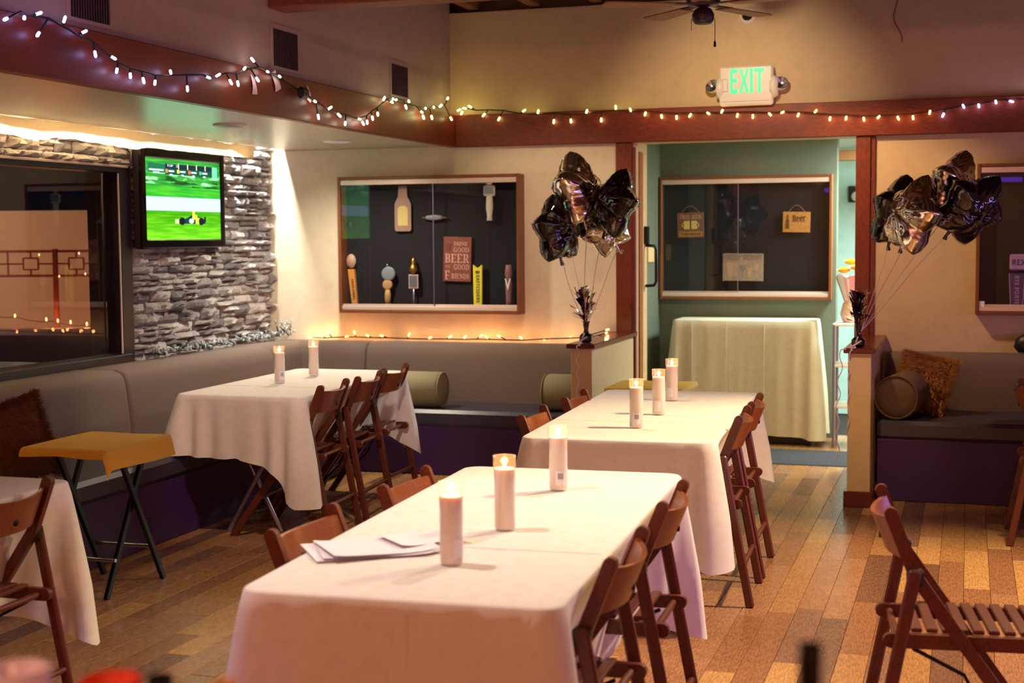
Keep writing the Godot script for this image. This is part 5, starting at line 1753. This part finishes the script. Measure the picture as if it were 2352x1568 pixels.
func build_balloons() -> void:
	var tl := Vector3(-2.2, 1.0, -8.33)
	balloon("tall silver star balloon at the top of the left bunch", Vector3(-2.235, 1.82, -8.3), Vector3(-6, 80, 6), "foil_silver", 0.25, 1, tl)
	balloon("black star balloon lowest in the left bunch, beside the display case", Vector3(-2.345, 1.59, -8.22), Vector3(8, 72, 14), "foil_black", 0.22, 2, tl)
	balloon("black star balloon at the right of the left bunch, against the red casing", Vector3(-2.005, 1.74, -8.26), Vector3(-4, -48, -16), "foil_black", 0.225, 3, tl)
	balloon("silver star balloon half hidden low in the left bunch", Vector3(-2.11, 1.6, -8.46), Vector3(20, 30, 40), "foil_silver", 0.18, 4, tl)
	balloon("black star balloon hidden at the back of the left bunch", Vector3(-2.29, 1.7, -8.5), Vector3(0, 30, -20), "foil_black", 0.19, 5, tl)
	var tr := Vector3(-0.575, 1.0, -8.33)
	balloon("black star balloon at the left of the right bunch", Vector3(-0.385, 1.67, -8.34), Vector3(0, 62, -14), "foil_black", 0.225, 6, tr)
	balloon("silver star balloon at the front of the right bunch", Vector3(-0.29, 1.655, -8.14), Vector3(10, -56, -28), "foil_silver", 0.235, 7, tr)
	balloon("silver star balloon at the top of the right bunch", Vector3(-0.085, 1.81, -8.4), Vector3(-6, 64, -24), "foil_silver", 0.22, 8, tr)
	balloon("black star balloon at the right of the right bunch, over the case edge", Vector3(0.01, 1.69, -8.22), Vector3(4, 48, -38), "foil_black", 0.23, 9, tr)
	weight("black balloon weight with purple tinsel on the left half wall", Vector3(-2.2, 0.911, -8.34), 31)
	weight("black balloon weight with magenta tinsel on the right half wall", Vector3(-0.59, 0.911, -8.34), 32)
	curl("curled white ribbon hanging down the end of the left half wall", [Vector3(-2.215, 0.92, -8.29), Vector3(-2.215, 0.9, -8.205), Vector3(-2.22, 0.7, -8.225), Vector3(-2.225, 0.42, -8.225)], 0.008, 7, 1)
	curl("longer curled white ribbon hanging left of the right half wall", [Vector3(-0.62, 0.92, -8.29), Vector3(-0.67, 0.905, -8.2), Vector3(-0.69, 0.6, -8.2), Vector3(-0.69, 0.28, -8.2)], 0.011, 6, 2)
	curl("shorter curled white ribbon on the end of the right half wall", [Vector3(-0.6, 0.92, -8.29), Vector3(-0.625, 0.9, -8.205), Vector3(-0.63, 0.7, -8.225), Vector3(-0.63, 0.45, -8.225)], 0.008, 5, 3)

# ------------------------------------------------------------------ the rest
func build_small_things() -> void:
	# loose papers on the front table
	var rows := [["lowest of the loose white sheets on the front table", Vector3(-1.46, 0.7492, -3.35), -33.0, 0.216, 0.33, 0.001],
		["middle of the loose white sheets on the front table", Vector3(-1.455, 0.7512, -3.345), -28.0, 0.216, 0.28, 0.0025],
		["topmost of the loose white sheets, lying on the stack", Vector3(-1.448, 0.7545, -3.352), -36.0, 0.216, 0.28, 0.005],
		["small white slip on the far end of the loose sheets", Vector3(-1.36, 0.759, -3.46), -46.0, 0.14, 0.2, 0.004]]
	for q in rows:
		var st := new_st(true)
		var w: float = q[3]
		var l: float = q[4]
		var c: float = q[5]
		var F := func(u: float, v: float, dy: float) -> Vector3:
			return Vector3((u - 0.5) * l, c * (0.5 + 0.5 * sin(u * 5.0 + v * 2.0 + l * 40.0)) + c * 1.5 * pow(absf(u - 0.5) * 2, 4) + dy, (v - 0.5) * w)
		surf(st, func(u, v): return F.call(u, 1 - v, 0.0008), 14, 8)
		surf(st, func(u, v): return F.call(u, v, 0.0), 14, 8)
		var o := obj("paper_sheet", st, M["paper"], self)
		o.position = q[1]
		o.rotation.y = deg_to_rad(-q[2] + 4)
		tag(o, q[0], "paper", "loose papers on the front table")
	# corridor: shelf, bouquet, wall lamp
	var t := thing("corridor_shelf", "pale two tier stand in the corridor holding the wrapped flowers", "shelf", Vector3(-0.78, 0, -10.7))
	for y in [0.3, 0.6, 0.9]:
		var st := new_st()
		box(st, Vector3(0, y, 0), Vector3(0.3, 0.02, 0.3), 0.004)
		obj("shelf_board", st, M["white_plastic"], t)
	var pm := box_mesh(Vector3(0.02, 0.9, 0.02), 0.003)
	for x in [-0.14, 0.14]:
		for z in [-0.14, 0.14]: part("leg", pm, M["grey_metal"], t, Transform3D(Basis.IDENTITY, Vector3(x, 0.45, z)))
	var b := thing("wrapped_bouquet", "yellow flowers wrapped in pink and white paper beyond the doorway", "bouquet", Vector3(-0.8, 0.912, -10.7))
	var st := new_st(true)
	lathe(st, [Vector2(0, 0), Vector2(0.07, 0.0), Vector2(0.09, 0.06), Vector2(0.07, 0.14), Vector2(0.05, 0.16)], 18)
	obj("vase", st, mat("vase_peach", C8(226, 190, 168), 0.4), b)
	for k in 5:
		st = new_st(true)
		var a := TAU * k / 5.0
		surf(st, func(u, v): return Vector3(cos(a + (u - 0.5) * 1.6) * (0.05 + 0.07 * v), 0.12 + 0.2 * v + 0.03 * sin(u * 3.1), sin(a + (u - 0.5) * 1.6) * (0.05 + 0.07 * v)), 8, 4)
		obj("wrapping", st, mat("wrap_pink", C8(240, 150, 170), 0.5) if k % 2 else M["white_plastic"], b)
	for k in 4:
		st = new_st(true)
		var c := Vector3([-0.06, 0.03, 0.08, -0.02][k], 0.36 + 0.02 * k, [0.03, 0.05, -0.03, -0.05][k])
		for j in 4:
			var rr := 0.012 + 0.012 * j
			lathe(st, [Vector2(rr * 0.3, 0.0), Vector2(rr * 0.85, 0.012), Vector2(rr, 0.034 - 0.003 * j), Vector2(rr * (0.9 + 0.12 * j), 0.046 - 0.006 * j)], 10, Transform3D(Basis(Vector3.UP, j * 0.7 + k), c))
		obj("blossom", st, mat("petal_yellow", C8(238, 196, 66), 0.6), b)
	var wl := thing("corridor_wall_lamp", "small dark wall bracket with a white globe on the teal corridor wall", "wall lamp", Vector3(-0.935, 1.9, -12.6))
	st = new_st()
	box(st, Vector3(-0.02, 0, 0.02), Vector3(0.06, 0.14, 0.04), 0.006)
	obj("bracket", st, M["black_frame"], wl)
	st = new_st(true)
	lathe(st, [Vector2(0, -0.045), Vector2(0.032, -0.03), Vector2(0.045, 0), Vector2(0.032, 0.03), Vector2(0, 0.045)], 18, Transform3D(Basis.IDENTITY, Vector3(0.02, -0.02, 0.08)))
	obj("globe", st, M["white_plastic"], wl)
	# switch on the green wall
	st = new_st()
	box(st, Vector3(-2.303, 1.42, -10.66), Vector3(0.016, 0.13, 0.2), 0.004)
	tag(obj("switch_plate", st, M["jamb_cream"], self), "cream switch plate on the green nook wall behind the door handle", "switch")
	# dark pouch on top of the right banquette
	st = new_st(true)
	lathe(st, [Vector2(0, 0), Vector2(0.06, 0.005), Vector2(0.085, 0.04), Vector2(0.07, 0.09), Vector2(0.03, 0.12), Vector2(0, 0.125)], 16, Transform3D(Basis.from_scale(Vector3(1.1, 1, 0.6)), Vector3(0.37, 0.815, -9.3)))
	tag(obj("dark_pouch", st, M["black_plastic"], self), "small black pouch on top of the dark banquette under the right edge case", "pouch")
	# tape scraps and a dark plug on the fascia string
	st = new_st()
	box(st, Vector3(-3.36, 2.32, -6.9), Vector3(0.04, 0.06, 0.09), 0.015, Transform3D(Basis.IDENTITY, Vector3.ZERO))
	tag(obj("cord_plug", st, M["black_plastic"], self), "black plug box on the string lights below the middle vent", "plug")
	for q in [[Vector3(-3.396, 2.36, -6.66), 0.06, 0.1, 0.4, "clear tape tag on the fascia left of the black plug"], [Vector3(-3.396, 2.32, -6.42), 0.045, 0.1, 0.05, "clear tape tag hanging lowest on the fascia"], [Vector3(-3.396, 2.33, -7.04), 0.06, 0.08, -0.4, "clear tape tag on the fascia right of the black plug"]]:
		st = new_st(true)
		surf(st, func(u, v): return Vector3(0.006 * sin(v * 4.0 + u), (v - 0.5) * q[2], (0.5 - u) * q[1]), 4, 5)
		var o := obj("tape_tag", st, M["ribbon"], self)
		o.position = q[0]
		o.rotation.x = q[3]
		tag(o, q[4], "tape", "tape tags on the fascia")
	# tall bar top close to the viewer with the things whose tips show at the bottom edge
	t = thing("bar_table", "high bar top close to the viewer, below the bottom edge of the view", "table", Vector3(-0.55, 0, -1.2))
	st = new_st()
	box(st, Vector3(0, 0.985, 0), Vector3(1.3, 0.03, 0.26), 0.006)
	obj("tabletop", st, M["cap_wood"], t)
	for x in [-0.58, 0.58]:
		st = new_st()
		box(st, Vector3(x, 0.485, 0), Vector3(0.05, 0.97, 0.05), 0.006)
		obj("leg", st, M["black_metal"], t)
	tumbler("pale violet tumbler blurred in the lower left corner", "tumbler", Vector3(-0.92, 1.0, -1.2), 0.036, 0.114, mat("tumbler_violet", C8(232, 228, 255), 0.25))
	tumbler("bright red cup blurred at the bottom edge", "cup", Vector3(-0.807, 1.0, -1.2), 0.03, 0.113, mat("cup_red", C8(238, 74, 44), 0.5))
	tumbler("dark narrow bottle blurred between the red cup and the yellow one", "bottle", Vector3(-0.757, 1.0, -1.21), 0.013, 0.118, M["black_gloss"])
	tumbler("yellow bottle cap tip blurred at the bottom edge under the front table", "bottle", Vector3(-0.68, 1.0, -1.2), 0.012, 0.122, mat("bottle_yellow", C8(230, 180, 60), 0.5))
	tumbler("dark slim bottle blurred over the floor at the bottom edge on the right", "bottle", Vector3(-0.122, 1.0, -1.2), 0.01, 0.205, M["black_gloss"])

func tumbler(label: String, cat: String, at: Vector3, r: float, h: float, m: Material) -> void:
	var t := thing(cat, label, cat, at)
	var st := new_st(true)
	lathe(st, [Vector2(0, 0), Vector2(r * 0.75, 0), Vector2(r * 0.8, h * 0.05), Vector2(r, h * 0.96), Vector2(r * 0.97, h), Vector2(r * 0.9, h * 0.97), Vector2(r * 0.7, h * 0.3), Vector2(0, h * 0.28)], 24)
	obj("body", st, m, t)
	st = new_st(true)
	var ring := []
	for i in 25: ring.append(Vector3(cos(TAU * i / 24.0) * r * 0.97, h, sin(TAU * i / 24.0) * r * 0.97))
	tube(st, ring, r * 0.06, 6, true)
	obj("rim", st, m, t)
